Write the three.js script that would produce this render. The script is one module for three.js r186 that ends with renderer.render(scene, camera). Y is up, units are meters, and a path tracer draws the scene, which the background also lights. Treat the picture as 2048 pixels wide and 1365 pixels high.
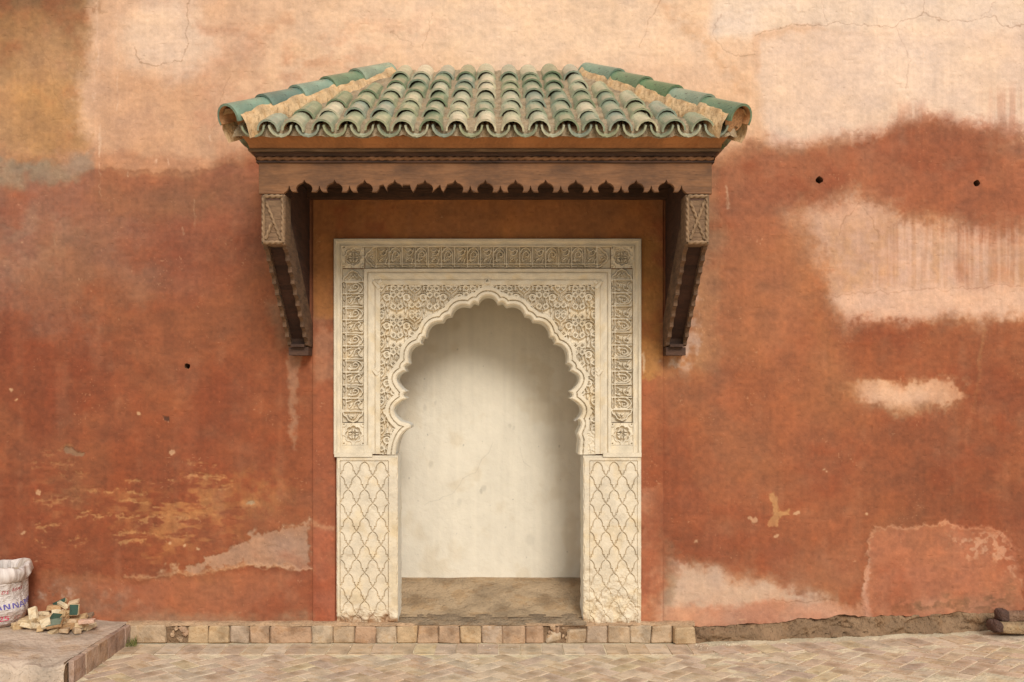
import * as THREE from 'three';
import { mergeGeometries, mergeVertices, toCreasedNormals } from 'three/addons/utils/BufferGeometryUtils.js';

// ---------------------------------------------------------------- camera, sky, sun, exposure
const scene = new THREE.Scene();
const EYE = 1.71, DIST = 6.637, K = 300;               // eye height, metres to the wall, plan units per metre on the wall
const camera = new THREE.PerspectiveCamera(37.83, 2048 / 1365, 0.05, 200);
camera.position.set(0, EYE, DIST);
camera.lookAt(0, EYE, 0);
camera.setViewOffset(2048, 1365, 19, -87.5, 2048, 1365);   // a shifted lens: verticals stay upright

const SUN_DIR = new THREE.Vector3(0.28, 0.9, 1.1).normalize();
{
  const W = 256, H = 128, data = new Float32Array(W * H * 4), d = new THREE.Vector3();
  for (let j = 0; j < H; j++) for (let i = 0; i < W; i++) {
    const el = ((j + 0.5) / H - 0.5) * Math.PI, az = ((i + 0.5) / W - 0.5) * 2 * Math.PI;
    d.set(Math.cos(az) * Math.cos(el), Math.sin(el), Math.sin(az) * Math.cos(el));
    const s = Math.max(0, d.y), glow = Math.pow(Math.max(0, d.dot(SUN_DIR)), 3);
    const l = (0.3 + 0.12 * s) * (1 + 1.1 * glow), o = (j * W + i) * 4;
    data[o] = l; data[o + 1] = l * 0.995; data[o + 2] = l * 0.985; data[o + 3] = 1;
  }
  const sky = new THREE.DataTexture(data, W, H, THREE.RGBAFormat, THREE.FloatType);
  sky.mapping = THREE.EquirectangularReflectionMapping; sky.magFilter = THREE.LinearFilter; sky.needsUpdate = true;
  scene.background = sky; scene.environment = sky;
}
const sun = new THREE.DirectionalLight(new THREE.Color(1, 0.965, 0.915), 1.5);
sun.position.copy(SUN_DIR).multiplyScalar(14); sun.target.position.set(0, 1.5, 0);
sun.castShadow = true; sun.shadow.radius = 38; sun.shadow.mapSize.set(2048, 2048);
Object.assign(sun.shadow.camera, { left: -7, right: 7, top: 6, bottom: -6, near: 1, far: 40 });
sun.shadow.camera.updateProjectionMatrix();
scene.add(sun, sun.target);
const renderer = new THREE.WebGLRenderer({ antialias: true });
renderer.toneMapping = THREE.LinearToneMapping;
renderer.toneMappingExposure = 1.5;
renderer.shadowMap.enabled = true;

// ---------------------------------------------------------------- helpers
const { smoothstep: sst, lerp, clamp } = THREE.MathUtils;
function rng(seed) { let a = seed >>> 0; return () => { a = (a + 0x6d2b79f5) | 0; let t = Math.imul(a ^ (a >>> 15), 1 | a); t = (t + Math.imul(t ^ (t >>> 7), 61 | t)) ^ t; return ((t ^ (t >>> 14)) >>> 0) / 4294967296; }; }
const HASH = new Float32Array(65536); { const r = rng(77); for (let i = 0; i < 65536; i++) HASH[i] = r(); }
function vnoise(x, y, per = 256) {                       // value noise, periodic
  const xi = Math.floor(x), yi = Math.floor(y), fx = x - xi, fy = y - yi, u = fx * fx * (3 - 2 * fx), v = fy * fy * (3 - 2 * fy);
  if (per === 256) { const p = xi & 255, q = (xi + 1) & 255, r = (yi & 255) << 8, s = ((yi + 1) & 255) << 8, a = HASH[p + r], b = HASH[q + r], c = HASH[p + s], d = HASH[q + s]; return (a + (b - a) * u + (c - a + (a - b - c + d) * u) * v) * 2 - 1; }
  const x0 = ((xi % per) + per) % per, x1 = (x0 + 1) % per, y0 = (((yi % per) + per) % per) << 8, y1 = (((((yi + 1) % per) + per) % per)) << 8;
  const a = HASH[x0 + y0], b = HASH[x1 + y0], c = HASH[x0 + y1], d = HASH[x1 + y1];
  return (a + (b - a) * u + (c - a + (a - b - c + d) * u) * v) * 2 - 1;
}
function fbm(x, y, oct = 4, per = 256) { let s = 0, a = 0.5, f = 1; for (let i = 0; i < oct; i++) { s += a * vnoise(x * f + i * 17, y * f + i * 31, Math.min(256, per * f)); a *= 0.5; f *= 2; } return s; }
const wx = (px, z = 0) => ((px - 1005) / K) * (DIST - z) / DIST;      // wall-plan units to metres, at a depth z
const wy = (py, z = 0) => EYE + ((770 - py) / K) * (DIST - z) / DIST;
const ground = (x) => 0.042 * Math.max(0, x - 1.2);                   // the paving climbs to the right
const lin = (r, g, b) => new THREE.Color().setRGB(r / 255, g / 255, b / 255, THREE.SRGBColorSpace);
const names = new Map();
function numbered(n) { const k = names.get(n) ?? 0; names.set(n, k + 1); return k ? n + '_' + String(k).padStart(3, '0') : n; }
function tag(o, label, category, group, kind) { o.userData.label = label; if (category) o.userData.category = category; if (group) o.userData.group = group; if (kind) o.userData.kind = kind; return o; }
function thing(name, label, category, [x, y, z] = [0, 0, 0], group, kind) {
  const o = new THREE.Group(); o.name = numbered(name); o.position.set(x, y, z); scene.add(o);
  return tag(o, label, category, group, kind);
}
function part(name, geo, mat, parent) {
  const m = new THREE.Mesh(geo, mat); m.name = parent === scene ? numbered(name) : name; m.castShadow = m.receiveShadow = true; parent.add(m); return m;
}
function geoFrom(pos, idx, uv) {
  const g = new THREE.BufferGeometry();
  g.setAttribute('position', new THREE.BufferAttribute(new Float32Array(pos), 3));
  g.setAttribute('uv', new THREE.BufferAttribute(new Float32Array(uv), 2));
  if (idx) g.setIndex(idx.length > 65535 * 3 || pos.length / 3 > 65535 ? new THREE.BufferAttribute(new Uint32Array(idx), 1) : idx);
  g.computeVertexNormals(); return g;
}
function boxUV(g, ox = 0, oy = 0) {                    // uv in metres by the face's main direction
  g = g.index ? g.toNonIndexed() : g; g.computeVertexNormals();
  const p = g.attributes.position, n = g.attributes.normal, uv = new Float32Array(p.count * 2);
  for (let i = 0; i < p.count; i++) {
    const ax = Math.abs(n.getX(i)), ay = Math.abs(n.getY(i)), az = Math.abs(n.getZ(i));
    let u, v;
    if (az >= ax && az >= ay) { u = p.getX(i); v = p.getY(i); } else if (ay >= ax) { u = p.getX(i); v = p.getZ(i); } else { u = p.getZ(i); v = p.getY(i); }
    uv[i * 2] = u + ox; uv[i * 2 + 1] = v + oy;
  }
  g.setAttribute('uv', new THREE.BufferAttribute(uv, 2)); return g;
}
function box(x0, x1, y0, y1, z0, z1) { const g = new THREE.BoxGeometry(x1 - x0, y1 - y0, z1 - z0); g.translate((x0 + x1) / 2, (y0 + y1) / 2, (z0 + z1) / 2); return boxUV(g); }
function block(w, h, d, c, jit = 0, seed = 1) {        // a chamfered, slightly uneven block of 44 triangles
  const r = rng(seed), V = [];
  for (let i = 0; i < 8; i++) {
    const sx = i & 1 ? 1 : -1, sy = i & 2 ? 1 : -1, sz = i & 4 ? 1 : -1, jx = (r() - 0.5) * jit, jy = (r() - 0.5) * jit, jz = (r() - 0.5) * jit;
    const X = sx * w / 2 + jx, Y = sy * h / 2 + jy, Z = sz * d / 2 + jz, cc = c * (0.6 + 0.8 * r());
    V.push([[X, Y - sy * cc, Z - sz * cc], [X - sx * cc, Y, Z - sz * cc], [X - sx * cc, Y - sy * cc, Z]]);
  }
  const pos = [], tri = (a, b, e) => {
    const ax = b[0] - a[0], ay = b[1] - a[1], az = b[2] - a[2], bx = e[0] - a[0], by = e[1] - a[1], bz = e[2] - a[2];
    const nx = ay * bz - az * by, ny = az * bx - ax * bz, nz = ax * by - ay * bx;
    if (nx * (a[0] + b[0] + e[0]) + ny * (a[1] + b[1] + e[1]) + nz * (a[2] + b[2] + e[2]) < 0) pos.push(...a, ...e, ...b); else pos.push(...a, ...b, ...e);
  };
  const quad = (a, b, e, f) => { tri(a, b, e); tri(a, e, f); };
  for (const [ax, m] of [[0, 1], [1, 2], [2, 4]]) {
    const o = [1, 2, 4].filter((q) => q !== m);
    for (const s of [0, m]) quad(V[s][ax], V[s | o[0]][ax], V[s | o[0] | o[1]][ax], V[s | o[1]][ax]);
    for (const p of [0, o[0]]) for (const q of [0, o[1]]) {          // the four edges along this axis
      const a = p | q, b = a | m, k1 = [0, 1, 2].filter((t) => t !== ax);
      quad(V[a][k1[0]], V[b][k1[0]], V[b][k1[1]], V[a][k1[1]]);
    }
  }
  for (let i = 0; i < 8; i++) tri(V[i][0], V[i][1], V[i][2]);
  const g = new THREE.BufferGeometry(); g.setAttribute('position', new THREE.BufferAttribute(new Float32Array(pos), 3));
  return boxUV(g, r() * 3, r() * 3);
}
function sweepU(path, prof) {                          // path: list of functions of the offset -> [x, y, z] ; prof: [offset, rise]
  const pos = [], uv = [], idx = [], n = path.length, m = prof.length; let run = 0;
  const lens = [0]; for (let i = 1; i < n; i++) { const a = path[i - 1](0, 0), b = path[i](0, 0); lens.push(run += Math.hypot(b[0] - a[0], b[1] - a[1], b[2] - a[2])); }
  for (let i = 0; i + 1 < n; i++) for (let j = 0; j + 1 < m; j++) {
    const b = pos.length / 3, q = [path[i](...prof[j]), path[i + 1](...prof[j]), path[i + 1](...prof[j + 1]), path[i](...prof[j + 1])];
    for (const p of q) pos.push(...p);
    uv.push(lens[i], j * 0.02, lens[i + 1], j * 0.02, lens[i + 1], j * 0.02 + 0.02, lens[i], j * 0.02 + 0.02);
    idx.push(b, b + 1, b + 2, b, b + 2, b + 3);
  }
  return geoFrom(pos, idx, uv);
}
function heightGrid(x0, x1, y0, y1, step, h, keep) {   // a relief facing +z; h(x, y) -> z ; keep(x, y) drops vertices
  const nx = Math.max(1, Math.round((x1 - x0) / step)), ny = Math.max(1, Math.round((y1 - y0) / step)), pos = [], uv = [], idx = [], ok = [];
  for (let j = 0; j <= ny; j++) for (let i = 0; i <= nx; i++) {
    const x = x0 + (x1 - x0) * i / nx, y = y0 + (y1 - y0) * j / ny;
    pos.push(x, y, h(x, y)); uv.push(x, y); ok.push(keep ? keep(x, y) : true);
  }
  for (let j = 0; j < ny; j++) for (let i = 0; i < nx; i++) {
    const a = j * (nx + 1) + i, b = a + 1, c = a + nx + 1, d = c + 1;
    if (ok[a] && ok[b] && ok[c] && ok[d]) idx.push(a, b, d, a, d, c);
  }
  return geoFrom(pos, idx, uv);
}
function rope(a, b, r, pitch, side = 10) {             // a carved two-strand cord between two points
  const A = new THREE.Vector3(...a), B = new THREE.Vector3(...b), L = A.distanceTo(B), n = Math.max(4, Math.round(L / pitch * 5)), d = B.clone().sub(A).normalize();
  const u = Math.abs(d.z) < 0.9 ? new THREE.Vector3(0, 0, 1) : new THREE.Vector3(0, 1, 0), v = d.clone().cross(u).normalize(); u.crossVectors(v, d);
  const pos = [], uv = [], idx = [], p = new THREE.Vector3();
  for (let i = 0; i <= n; i++) for (let k = 0; k <= side; k++) {
    const t = k / side * Math.PI * 2, s = i / n * L, q = r * (0.5 + 0.5 * Math.abs(Math.cos(t + s / pitch * Math.PI)));
    p.copy(A).addScaledVector(d, s).addScaledVector(u, Math.cos(t) * q).addScaledVector(v, Math.sin(t) * q);
    pos.push(p.x, p.y, p.z); uv.push(s, t * r);
    if (i < n && k < side) { const o = i * (side + 1) + k; idx.push(o, o + side + 1, o + 1, o + 1, o + side + 1, o + side + 2); }
  }
  return geoFrom(pos, idx, uv);
}

// ---------------------------------------------------------------- textures and materials
function tileTex(size, f, srgb = true) {               // f(u, v) in 0..1, periodic -> [r, g, b] in 0..1
  const d = new Uint8Array(size * size * 4);
  for (let j = 0; j < size; j++) for (let i = 0; i < size; i++) { const c = f(i / size, j / size), o = (j * size + i) * 4; for (let k = 0; k < 3; k++) d[o + k] = clamp(c[k], 0, 1) * 255; d[o + 3] = 255; }
  const t = new THREE.DataTexture(d, size, size); t.wrapS = t.wrapT = THREE.RepeatWrapping; t.magFilter = THREE.LinearFilter; t.minFilter = THREE.LinearMipmapLinearFilter; t.generateMipmaps = true;
  if (srgb) t.colorSpace = THREE.SRGBColorSpace; t.needsUpdate = true; return t;
}
const rep = (t, s, sy = s) => { const c = t.clone(); c.repeat.set(s, sy); c.needsUpdate = true; return c; };
const T = {
  grain: tileTex(512, (u, v) => { const a = fbm(u * 8, v * 8, 5, 8), b = vnoise(u * 128, v * 128, 128), s = sst(fbm(u * 5 + 9, v * 5, 3, 5), 0.05, 0.4); const l = 0.96 + a * 0.09 + b * 0.03; return [l, l * (1 - 0.02 * s), l * (1 - 0.06 * s)]; }),
  bump: tileTex(512, (u, v) => { const a = 0.5 + fbm(u * 16, v * 16, 5, 16) * 0.6 + vnoise(u * 128, v * 128, 128) * 0.1; return [a, a, a]; }, false),
  rough: tileTex(512, (u, v) => { let a = 0.5 + fbm(u * 12, v * 12, 6, 12) * 0.75; const k = vnoise(u * 40, v * 40, 40); a += k > 0.45 ? (k - 0.45) * 0.8 : 0; return [a, a, a]; }, false),
  lime: tileTex(512, (u, v) => { const a = fbm(u * 5, v * 5, 6, 5), b = vnoise(u * 100, v * 100, 100), k = sst(fbm(u * 7 + 3, v * 7, 5, 7), 0.22, 0.5); const l = 0.97 + a * 0.035 + b * 0.012; return [l, l * (1 - 0.012 * k), l * (1 - 0.04 * k)]; }),
  dirt: tileTex(512, (u, v) => { const a = fbm(u * 6, v * 6, 6, 6), b = sst(fbm(u * 9 + 5, v * 9, 4, 9), 0.1, 0.45), c = vnoise(u * 90, v * 90, 90); const l = 0.94 + a * 0.22 + c * 0.04; return [l * (1 - 0.06 * b), l * (1 - 0.09 * b), l * (1 - 0.13 * b)]; }),
  wood: tileTex(512, (u, v) => { const w = fbm(u * 5, v * 5, 3, 5) * 0.5, g = vnoise(u * 12, v * 150 + w * 9, 256) * 0.4 + vnoise(u * 20, v * 220 + w * 5, 220) * 0.35 + fbm(u * 5, v * 5 + 3, 5, 5) * 0.9; const l = 0.9 + fbm(u * 6, v * 30, 4, 6) * 0.2 + fbm(u * 4 + 7, v * 5, 5, 4) * 0.24 + fbm(u * 40, v * 90, 2, 40) * 0.1 + g * 0.06 - 0.3 * sst(0.035 - Math.abs(vnoise(u * 3, v * 34 + w, 256)), 0, 0.03) * sst(vnoise(u * 6 + 3, v * 8, 256), 0.1, 0.5); return [l, l * 0.985, l * 0.96]; }),
  woodBump: tileTex(512, (u, v) => { const w = fbm(u * 3, v * 6, 3, 3) * 0.5, a = 0.55 + vnoise(u * 12, v * 150 + w * 10, 256) * 0.25 + vnoise(u * 20, v * 220, 220) * 0.2; return [a, a, a]; }, false),
  glaze: tileTex(512, (u, v) => { const a = fbm(u * 6, v * 6, 5, 6), p = sst(fbm(u * 10 + 3, v * 4 + 7, 5, 2), 0.16, 0.36), d = sst(vnoise(u * 60, v * 60, 60), 0.72, 0.95); const l = 0.9 + a * 0.22, q = sst(fbm(u * 8 + 1, v * 3 + 2, 5, 1), 0.2, 0.34); return [l + p * 0.2 + q * 0.2 - d * 0.35, l + p * 0.12 + q * 0.06 - d * 0.38, l + p * 0.02 - q * 0.12 - d * 0.38]; }),
};
const M = {};
function mat(color, map, s, bump, bs, bscale, extra = {}) {
  return new THREE.MeshStandardMaterial({ color, map: map ? rep(T[map], s) : null, bumpMap: bump ? rep(T[bump], bs) : null, bumpScale: bscale ?? 0, roughness: 0.92, ...extra });
}
M.stucco = mat(lin(228, 213, 187), 'grain', 1.7, 'bump', 2.5, 0.0025);
M.jamb = mat(lin(224, 209, 184), 'grain', 2.1, 'rough', 3, 0.003);
M.lime = mat(lin(232, 226, 212), 'lime', 0.9, 'bump', 2.3, 0.0014);
M.earth = mat(lin(180, 154, 122), 'dirt', 1.1, 'rough', 2.2, 0.01);
M.mortar = mat(lin(146, 116, 86), 'dirt', 1.6, 'rough', 3.2, 0.012);
M.grey = mat(lin(150, 128, 102), 'dirt', 2.0, 'rough', 3.2, 0.012);
M.wood = mat(lin(132, 90, 56), 'wood', 1.1, 'woodBump', 1.1, 0.002, { roughness: 0.75 });
M.woodPale = mat(lin(128, 100, 74), 'wood', 2.2, 'woodBump', 2.2, 0.003, { roughness: 0.85 });
M.woodDark = mat(lin(84, 56, 40), 'wood', 1.6, 'woodBump', 1.6, 0.002, { roughness: 0.8 });
M.strut = mat(lin(74, 46, 34), 'wood', 1.6, 'woodBump', 1.6, 0.002, { roughness: 0.85 });
M.cheek = mat(lin(112, 84, 62), 'wood', 2.2, 'woodBump', 2.2, 0.003, { roughness: 0.85 });
M.cove = mat(lin(186, 122, 72), 'dirt', 1.2, 'bump', 2, 0.003, { roughness: 0.8 });
M.ropeWood = mat(lin(156, 126, 96), 'wood', 2, 'woodBump', 2, 0.001, { roughness: 0.85 });
M.clay = mat(lin(190, 140, 95), 'dirt', 3, 'bump', 4, 0.003);
M.bed = mat(lin(172, 150, 120), 'dirt', 3.5, 'rough', 5, 0.012);
M.hipMortar = mat(lin(214, 178, 134), 'dirt', 3.4, 'rough', 4, 0.008);

// ---------------------------------------------------------------- the painted plaster of the wall (colour and relief)
const WT = { x0: -300, y0: -520, s: 1.293, W: 2048, H: 1404 };       // plan units; the texture covers 8.8 m by 6 m
const wallC = new Float32Array(WT.W * WT.H * 3), wallB = new Float32Array(WT.W * WT.H);
const warp = [1 / 95, 1 / 22, 1 / 6].map((f, k) => {
  const a = new Float32Array(WT.W * WT.H), b = new Float32Array(WT.W * WT.H);
  for (let j = 0, o = 0; j < WT.H; j++) for (let i = 0; i < WT.W; i++, o++) { const x = (WT.x0 + i * WT.s) * f, y = (WT.y0 + j * WT.s) * f; a[o] = fbm(x + 5 + k * 40, y + 71, 2); b[o] = fbm(x + 93, y + 11 + k * 30, 2); }
  return [a, b];
});
function sdPoly(pts) {
  const n = pts.length / 2;
  return (x, y) => {
    let d = 1e9, inside = false;
    for (let i = 0, j = n - 1; i < n; j = i++) {
      const ax = pts[i * 2], ay = pts[i * 2 + 1], bx = pts[j * 2], by = pts[j * 2 + 1], ex = bx - ax, ey = by - ay, px = x - ax, py = y - ay;
      const t = Math.max(0, Math.min(1, (px * ex + py * ey) / (ex * ex + ey * ey || 1))), qx = px - ex * t, qy = py - ey * t, q = qx * qx + qy * qy;
      if (q < d) d = q;
      if ((ay > y) !== (by > y) && x < (bx - ax) * (y - ay) / (by - ay) + ax) inside = !inside;
    }
    return inside ? -Math.sqrt(d) : Math.sqrt(d);
  };
}
// shape: polygon points, or {e: [cx, cy, rx, ry]} an ellipse, or {l: [x, y, x, y, ...], w} a line.  warp amounts large / medium / small in plan units
function paint(shape, color, alpha, soft = 6, w = [20, 8, 2], opt = {}) {
  let sd, bx;
  if (shape.e) { const [cx, cy, rx, ry] = shape.e, m = Math.min(rx, ry); sd = (x, y) => (Math.hypot((x - cx) / rx, (y - cy) / ry) - 1) * m; bx = [cx - rx, cy - ry, cx + rx, cy + ry]; }
  else if (shape.l) {
    const l = shape.l, hw = shape.w / 2;
    sd = (x, y) => { let d = 1e9; for (let i = 0; i + 3 < l.length; i += 2) { const ex = l[i + 2] - l[i], ey = l[i + 3] - l[i + 1], px = x - l[i], py = y - l[i + 1], t = clamp((px * ex + py * ey) / (ex * ex + ey * ey || 1), 0, 1); d = Math.min(d, (px - ex * t) ** 2 + (py - ey * t) ** 2); } return Math.sqrt(d) - hw; };
  } else sd = sdPoly(shape);
  const pts = shape.l || (shape.e ? null : shape);
  if (pts) { bx = [1e9, 1e9, -1e9, -1e9]; for (let i = 0; i < pts.length; i += 2) { bx[0] = Math.min(bx[0], pts[i]); bx[2] = Math.max(bx[2], pts[i]); bx[1] = Math.min(bx[1], pts[i + 1]); bx[3] = Math.max(bx[3], pts[i + 1]); } }
  const pad = soft + w[0] + w[1] + w[2] + (shape.w || 0) + 4;
  const i0 = Math.max(0, Math.floor((bx[0] - pad - WT.x0) / WT.s)), i1 = Math.min(WT.W - 1, Math.ceil((bx[2] + pad - WT.x0) / WT.s)), j0 = Math.max(0, Math.floor((bx[1] - pad - WT.y0) / WT.s)), j1 = Math.min(WT.H - 1, Math.ceil((bx[3] + pad - WT.y0) / WT.s));
  const f = opt.f ?? 0, fx = opt.fx ?? 1 / 14, fy = opt.fy ?? 1 / 14, so = opt.seed ?? 0;
  for (let j = j0; j <= j1; j++) for (let i = i0; i <= i1; i++) {
    const o = j * WT.W + i, X = WT.x0 + i * WT.s, Y = WT.y0 + j * WT.s;
    const x = X + w[0] * warp[0][0][o] * 2 + w[1] * warp[1][0][o] * 2 + w[2] * warp[2][0][o] * 2, y = Y + w[0] * warp[0][1][o] * 2 + w[1] * warp[1][1][o] * 2 + w[2] * warp[2][1][o] * 2;
    const d = sd(x, y); if (d > soft) continue;
    let m = 1 - sst(d, -soft, soft);
    if (opt.rise) wallB[o] += opt.rise * m;                           // relief, in metres
    if (soft >= 8 && !opt.f) { const k = (warp[1][0][o] * 2 + warp[2][0][o] * 1.6) * soft * 0.9; m = lerp(m, 1 - sst(d + k, -1.5, 1.5), 0.12); }
    m *= alpha;
    if (f) m *= clamp(0.5 + f * fbm(X * fx + so * 13, Y * fy + so * 7, 3) * 2 + (opt.bias ?? 0), 0, 1);
    if (color) for (let c = 0; c < 3; c++) wallC[o * 3 + c] += (color[c] - wallC[o * 3 + c]) * m;
  }
}
const STREAK = { f: 1.6, fx: 1 / 9, fy: 1 / 170 };     // runs of rain
// ground colours
for (let j = 0, o = 0; j < WT.H; j++) for (let i = 0; i < WT.W; i++, o++) { const y = WT.y0 + j * WT.s, t = sst(y, 240, 380); wallC[o * 3] = lerp(228, 178, t); wallC[o * 3 + 1] = lerp(182, 98, t); wallC[o * 3 + 2] = lerp(132, 60, t); }
// upper wall
paint([180, -520, 500, -520, 500, 330, 180, 330], [220, 172, 126], 0.9, 40, [25, 10, 3]);
paint([190, 130, 480, 120, 470, 330, 200, 335], [214, 160, 112], 0.7, 40, [30, 12, 3]);
paint([-300, -520, 176, -520, 178, 130, 150, 300, -300, 310], [198, 146, 94], 0.95, 22, [16, 6, 2]);
paint([20, 170, 150, 160, 150, 300, 20, 300], [204, 146, 82], 0.6, 40, [20, 10, 4]);
paint({ e: [20, 20, 130, 110] }, [172, 118, 72], 0.6, 60, [30, 10, 3]);
paint({ e: [30, -15, 150, 40] }, [126, 86, 54], 0.5, 28, [12, 6, 2]);
paint({ e: [330, 60, 80, 80] }, [228, 194, 152], 0.7, 40, [20, 10, 3]);
paint([390, 45, 470, 52, 468, 66, 392, 62], [206, 148, 108], 0.55, 12, [6, 6, 3]);
paint([560, 110, 680, 55, 860, 30, 900, 70, 780, 110, 640, 120, 560, 150], [214, 152, 104], 0.6, 26, [22, 16, 7], { f: 1.1, bias: 0.05, fx: 1 / 26, fy: 1 / 14 });
paint([470, 60, 560, 20, 570, 60, 480, 110], [214, 160, 112], 0.5, 22, [20, 10, 5], { f: 1, fx: 1 / 20 });
paint({ e: [1080, 40, 380, 110] }, [236, 198, 152], 0.75, 60, [30, 10, 3]);
paint([1325, 0, 1420, 60, 1500, 190, 1480, 205, 1405, 95, 1310, 15], [222, 170, 116], 0.6, 12, [10, 6, 2], { f: 0.7 });
paint([1420, -520, 2348, -520, 2348, 66, 1420, 66], [232, 202, 164], 0.85, 14, [10, 5, 2]);
paint([1512, 60, 2348, 58, 2348, 300, 1540, 300, 1512, 200], [230, 194, 154], 0.92, 14, [8, 4, 2]);
paint([1505, 64, 1640, 50, 1650, 60, 1520, 80, 1514, 150, 1505, 150], [220, 172, 124], 0.6, 8, [6, 4, 2]);
paint({ e: [1840, 120, 130, 80] }, [234, 202, 164], 0.5, 60, [30, 10, 3]);
paint([1420, 190, 1515, 250, 1530, 330, 1440, 330], [226, 178, 128], 0.7, 12, [10, 6, 3]);
// left: from the ledge line down
paint([190, 338, 500, 334, 520, 330, 640, 330, 640, 700, -300, 700, -300, 330, 150, 325], [182, 108, 72], 0.95, 10, [10, 5, 2]);
paint([-300, 560, 640, 560, 640, 1260, -300, 1260], [168, 88, 50], 0.95, 70, [40, 12, 3]);
paint([180, 300, 440, 318, 510, 332, 500, 342, 330, 344, 200, 338], [214, 148, 102], 0.7, 10, [8, 6, 2]);
paint([-300, 310, 120, 316, 178, 300, 190, 340, 150, 368, 60, 364, -300, 372], [168, 146, 112], 0.9, 10, [12, 8, 3]);
paint([100, 300, 185, 296, 195, 345, 140, 350], [196, 150, 118], 0.5, 14, [12, 8, 3]);
paint([48, 335, 62, 335, 60, 372, 46, 375], [172, 112, 82], 0.6, 6, [6, 4, 2]);
paint([-300, 374, 170, 370, 195, 440, 180, 520, -300, 560], [166, 88, 62], 0.6, 30, [25, 12, 4]);
paint([0, 420, 110, 430, 150, 480, 110, 560, 20, 640, -40, 600], [190, 140, 106], 0.7, 18, [26, 18, 8], { f: 1.5, bias: -0.1, fx: 1 / 30, fy: 1 / 24 });
paint([-300, 560, 120, 600, 160, 640, -300, 660], [174, 104, 76], 0.5, 30, [25, 10, 3]);
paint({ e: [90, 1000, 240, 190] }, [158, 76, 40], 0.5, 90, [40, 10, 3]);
paint({ e: [330, 500, 180, 120] }, [158, 84, 58], 0.45, 70, [40, 10, 3]);
paint({ e: [560, 620, 80, 110] }, [178, 108, 66], 0.4, 40, [20, 10, 3]);
paint([540, 610, 566, 600, 590, 700, 560, 690], [190, 150, 112], 0.55, 14, [6, 5, 3]);
paint([572, 708, 604, 706, 594, 760, 590, 800, 596, 870, 586, 900, 580, 830, 575, 760], [198, 140, 104], 0.8, 5, [6, 6, 3]);
for (const [x, y, w] of [[110, 905, 70], [100, 930, 90], [140, 950, 60], [330, 958, 180], [420, 957, 90], [400, 932, 60], [450, 975, 50], [170, 980, 60], [250, 985, 90], [110, 1000, 90], [300, 1005, 120], [320, 1040, 180], [380, 1030, 120], [300, 1070, 160], [120, 1082, 110], [260, 1080, 70], [180, 1035, 80], [90, 1055, 60]])
  paint([x - w / 2, y - 4, x + w / 2, y - 5, x + w / 2 - 6, y + 5, x - w / 2 + 8, y + 4], [216, 150, 88], 0.85, 4, [8, 6, 5], { f: 1.9, bias: 0.05, fx: 1 / 16, fy: 1 / 5, rise: -0.002 });
paint({ e: [360, 1030, 130, 55] }, [208, 134, 74], 0.85, 36, [30, 20, 9], { f: 1.4, fx: 1 / 24, fy: 1 / 9 });
paint({ e: [120, 985, 60, 40] }, [190, 120, 72], 0.6, 26, [20, 16, 8], { f: 1.3, fx: 1 / 22, fy: 1 / 9 });
paint({ e: [530, 985, 50, 36] }, [192, 124, 70], 0.6, 24, [20, 14, 6], { f: 1.1 });
paint({ e: [500, 1006, 17, 12] }, [206, 136, 82], 0.9, 5, [5, 5, 3], { rise: -0.004 });
paint({ e: [500, 1006, 7, 5] }, [186, 156, 114], 0.9, 2, [2, 3, 2], { rise: -0.004 });
paint([128, 897, 140, 896, 168, 905, 168, 911, 146, 911, 130, 906], [172, 146, 112], 0.95, 2, [1, 2, 2], { rise: -0.006 });
paint([620, 1044, 560, 1052, 500, 1072, 470, 1092, 430, 1108, 400, 1120, 376, 1134, 380, 1144, 470, 1130, 540, 1124, 622, 1136], [198, 150, 112], 0.92, 4, [8, 8, 5], { rise: -0.003 });
paint([622, 1050, 570, 1058, 540, 1090, 560, 1115, 622, 1118], [188, 146, 116], 0.6, 16, [10, 8, 3]);
paint([318, 1132, 360, 1130, 364, 1146, 316, 1148], [214, 166, 118], 0.8, 4, [5, 6, 4], { f: 1.2, bias: 0.2 });
paint({ l: [250, 1150, 330, 1150, 400, 1146, 470, 1134, 520, 1126, 575, 1131, 622, 1136], w: 6 }, [222, 168, 116], 0.75, 4, [4, 5, 3], { rise: 0.003 });
paint([60, 1150, 300, 1158, 420, 1150, 520, 1138, 624, 1142, 624, 1262, -300, 1262, -300, 1140], [192, 112, 72], 0.9, 10, [8, 6, 3]);
paint([60, 1142, 300, 1150, 420, 1148, 430, 1160, 60, 1164], [182, 108, 62], 0.5, 8, [6, 6, 3]);
paint([40, 1168, 260, 1172, 300, 1225, 40, 1228], [188, 132, 98], 0.7, 24, [20, 14, 6], { f: 0.8 });
paint([70, 1185, 140, 1186, 140, 1205, 75, 1200], [212, 176, 144], 0.6, 8, [12, 10, 6], { f: 1.7, bias: -0.15 });
paint([260, 1235, 620, 1222, 640, 1262, 260, 1262], [190, 146, 108], 0.7, 14, [10, 8, 3]);
paint({ e: [585, 1190, 10, 15] }, [206, 140, 100], 0.6, 6, [4, 5, 3]);
paint({ e: [20, 760, 200, 210] }, [150, 72, 40], 0.6, 110, [40, 12, 3]);  // deeper red at the left, with lens vignette darkening put into the plaster colour
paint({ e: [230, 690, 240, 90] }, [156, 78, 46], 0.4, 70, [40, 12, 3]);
paint({ e: [480, 380, 160, 40] }, [160, 94, 66], 0.5, 30, [20, 10, 3]);
paint({ e: [30, 490, 190, 150] }, [170, 122, 98], 0.6, 90, [40, 14, 4]);
paint({ e: [360, 400, 110, 36] }, [150, 104, 72], 0.5, 34, [26, 12, 3]);
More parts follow.
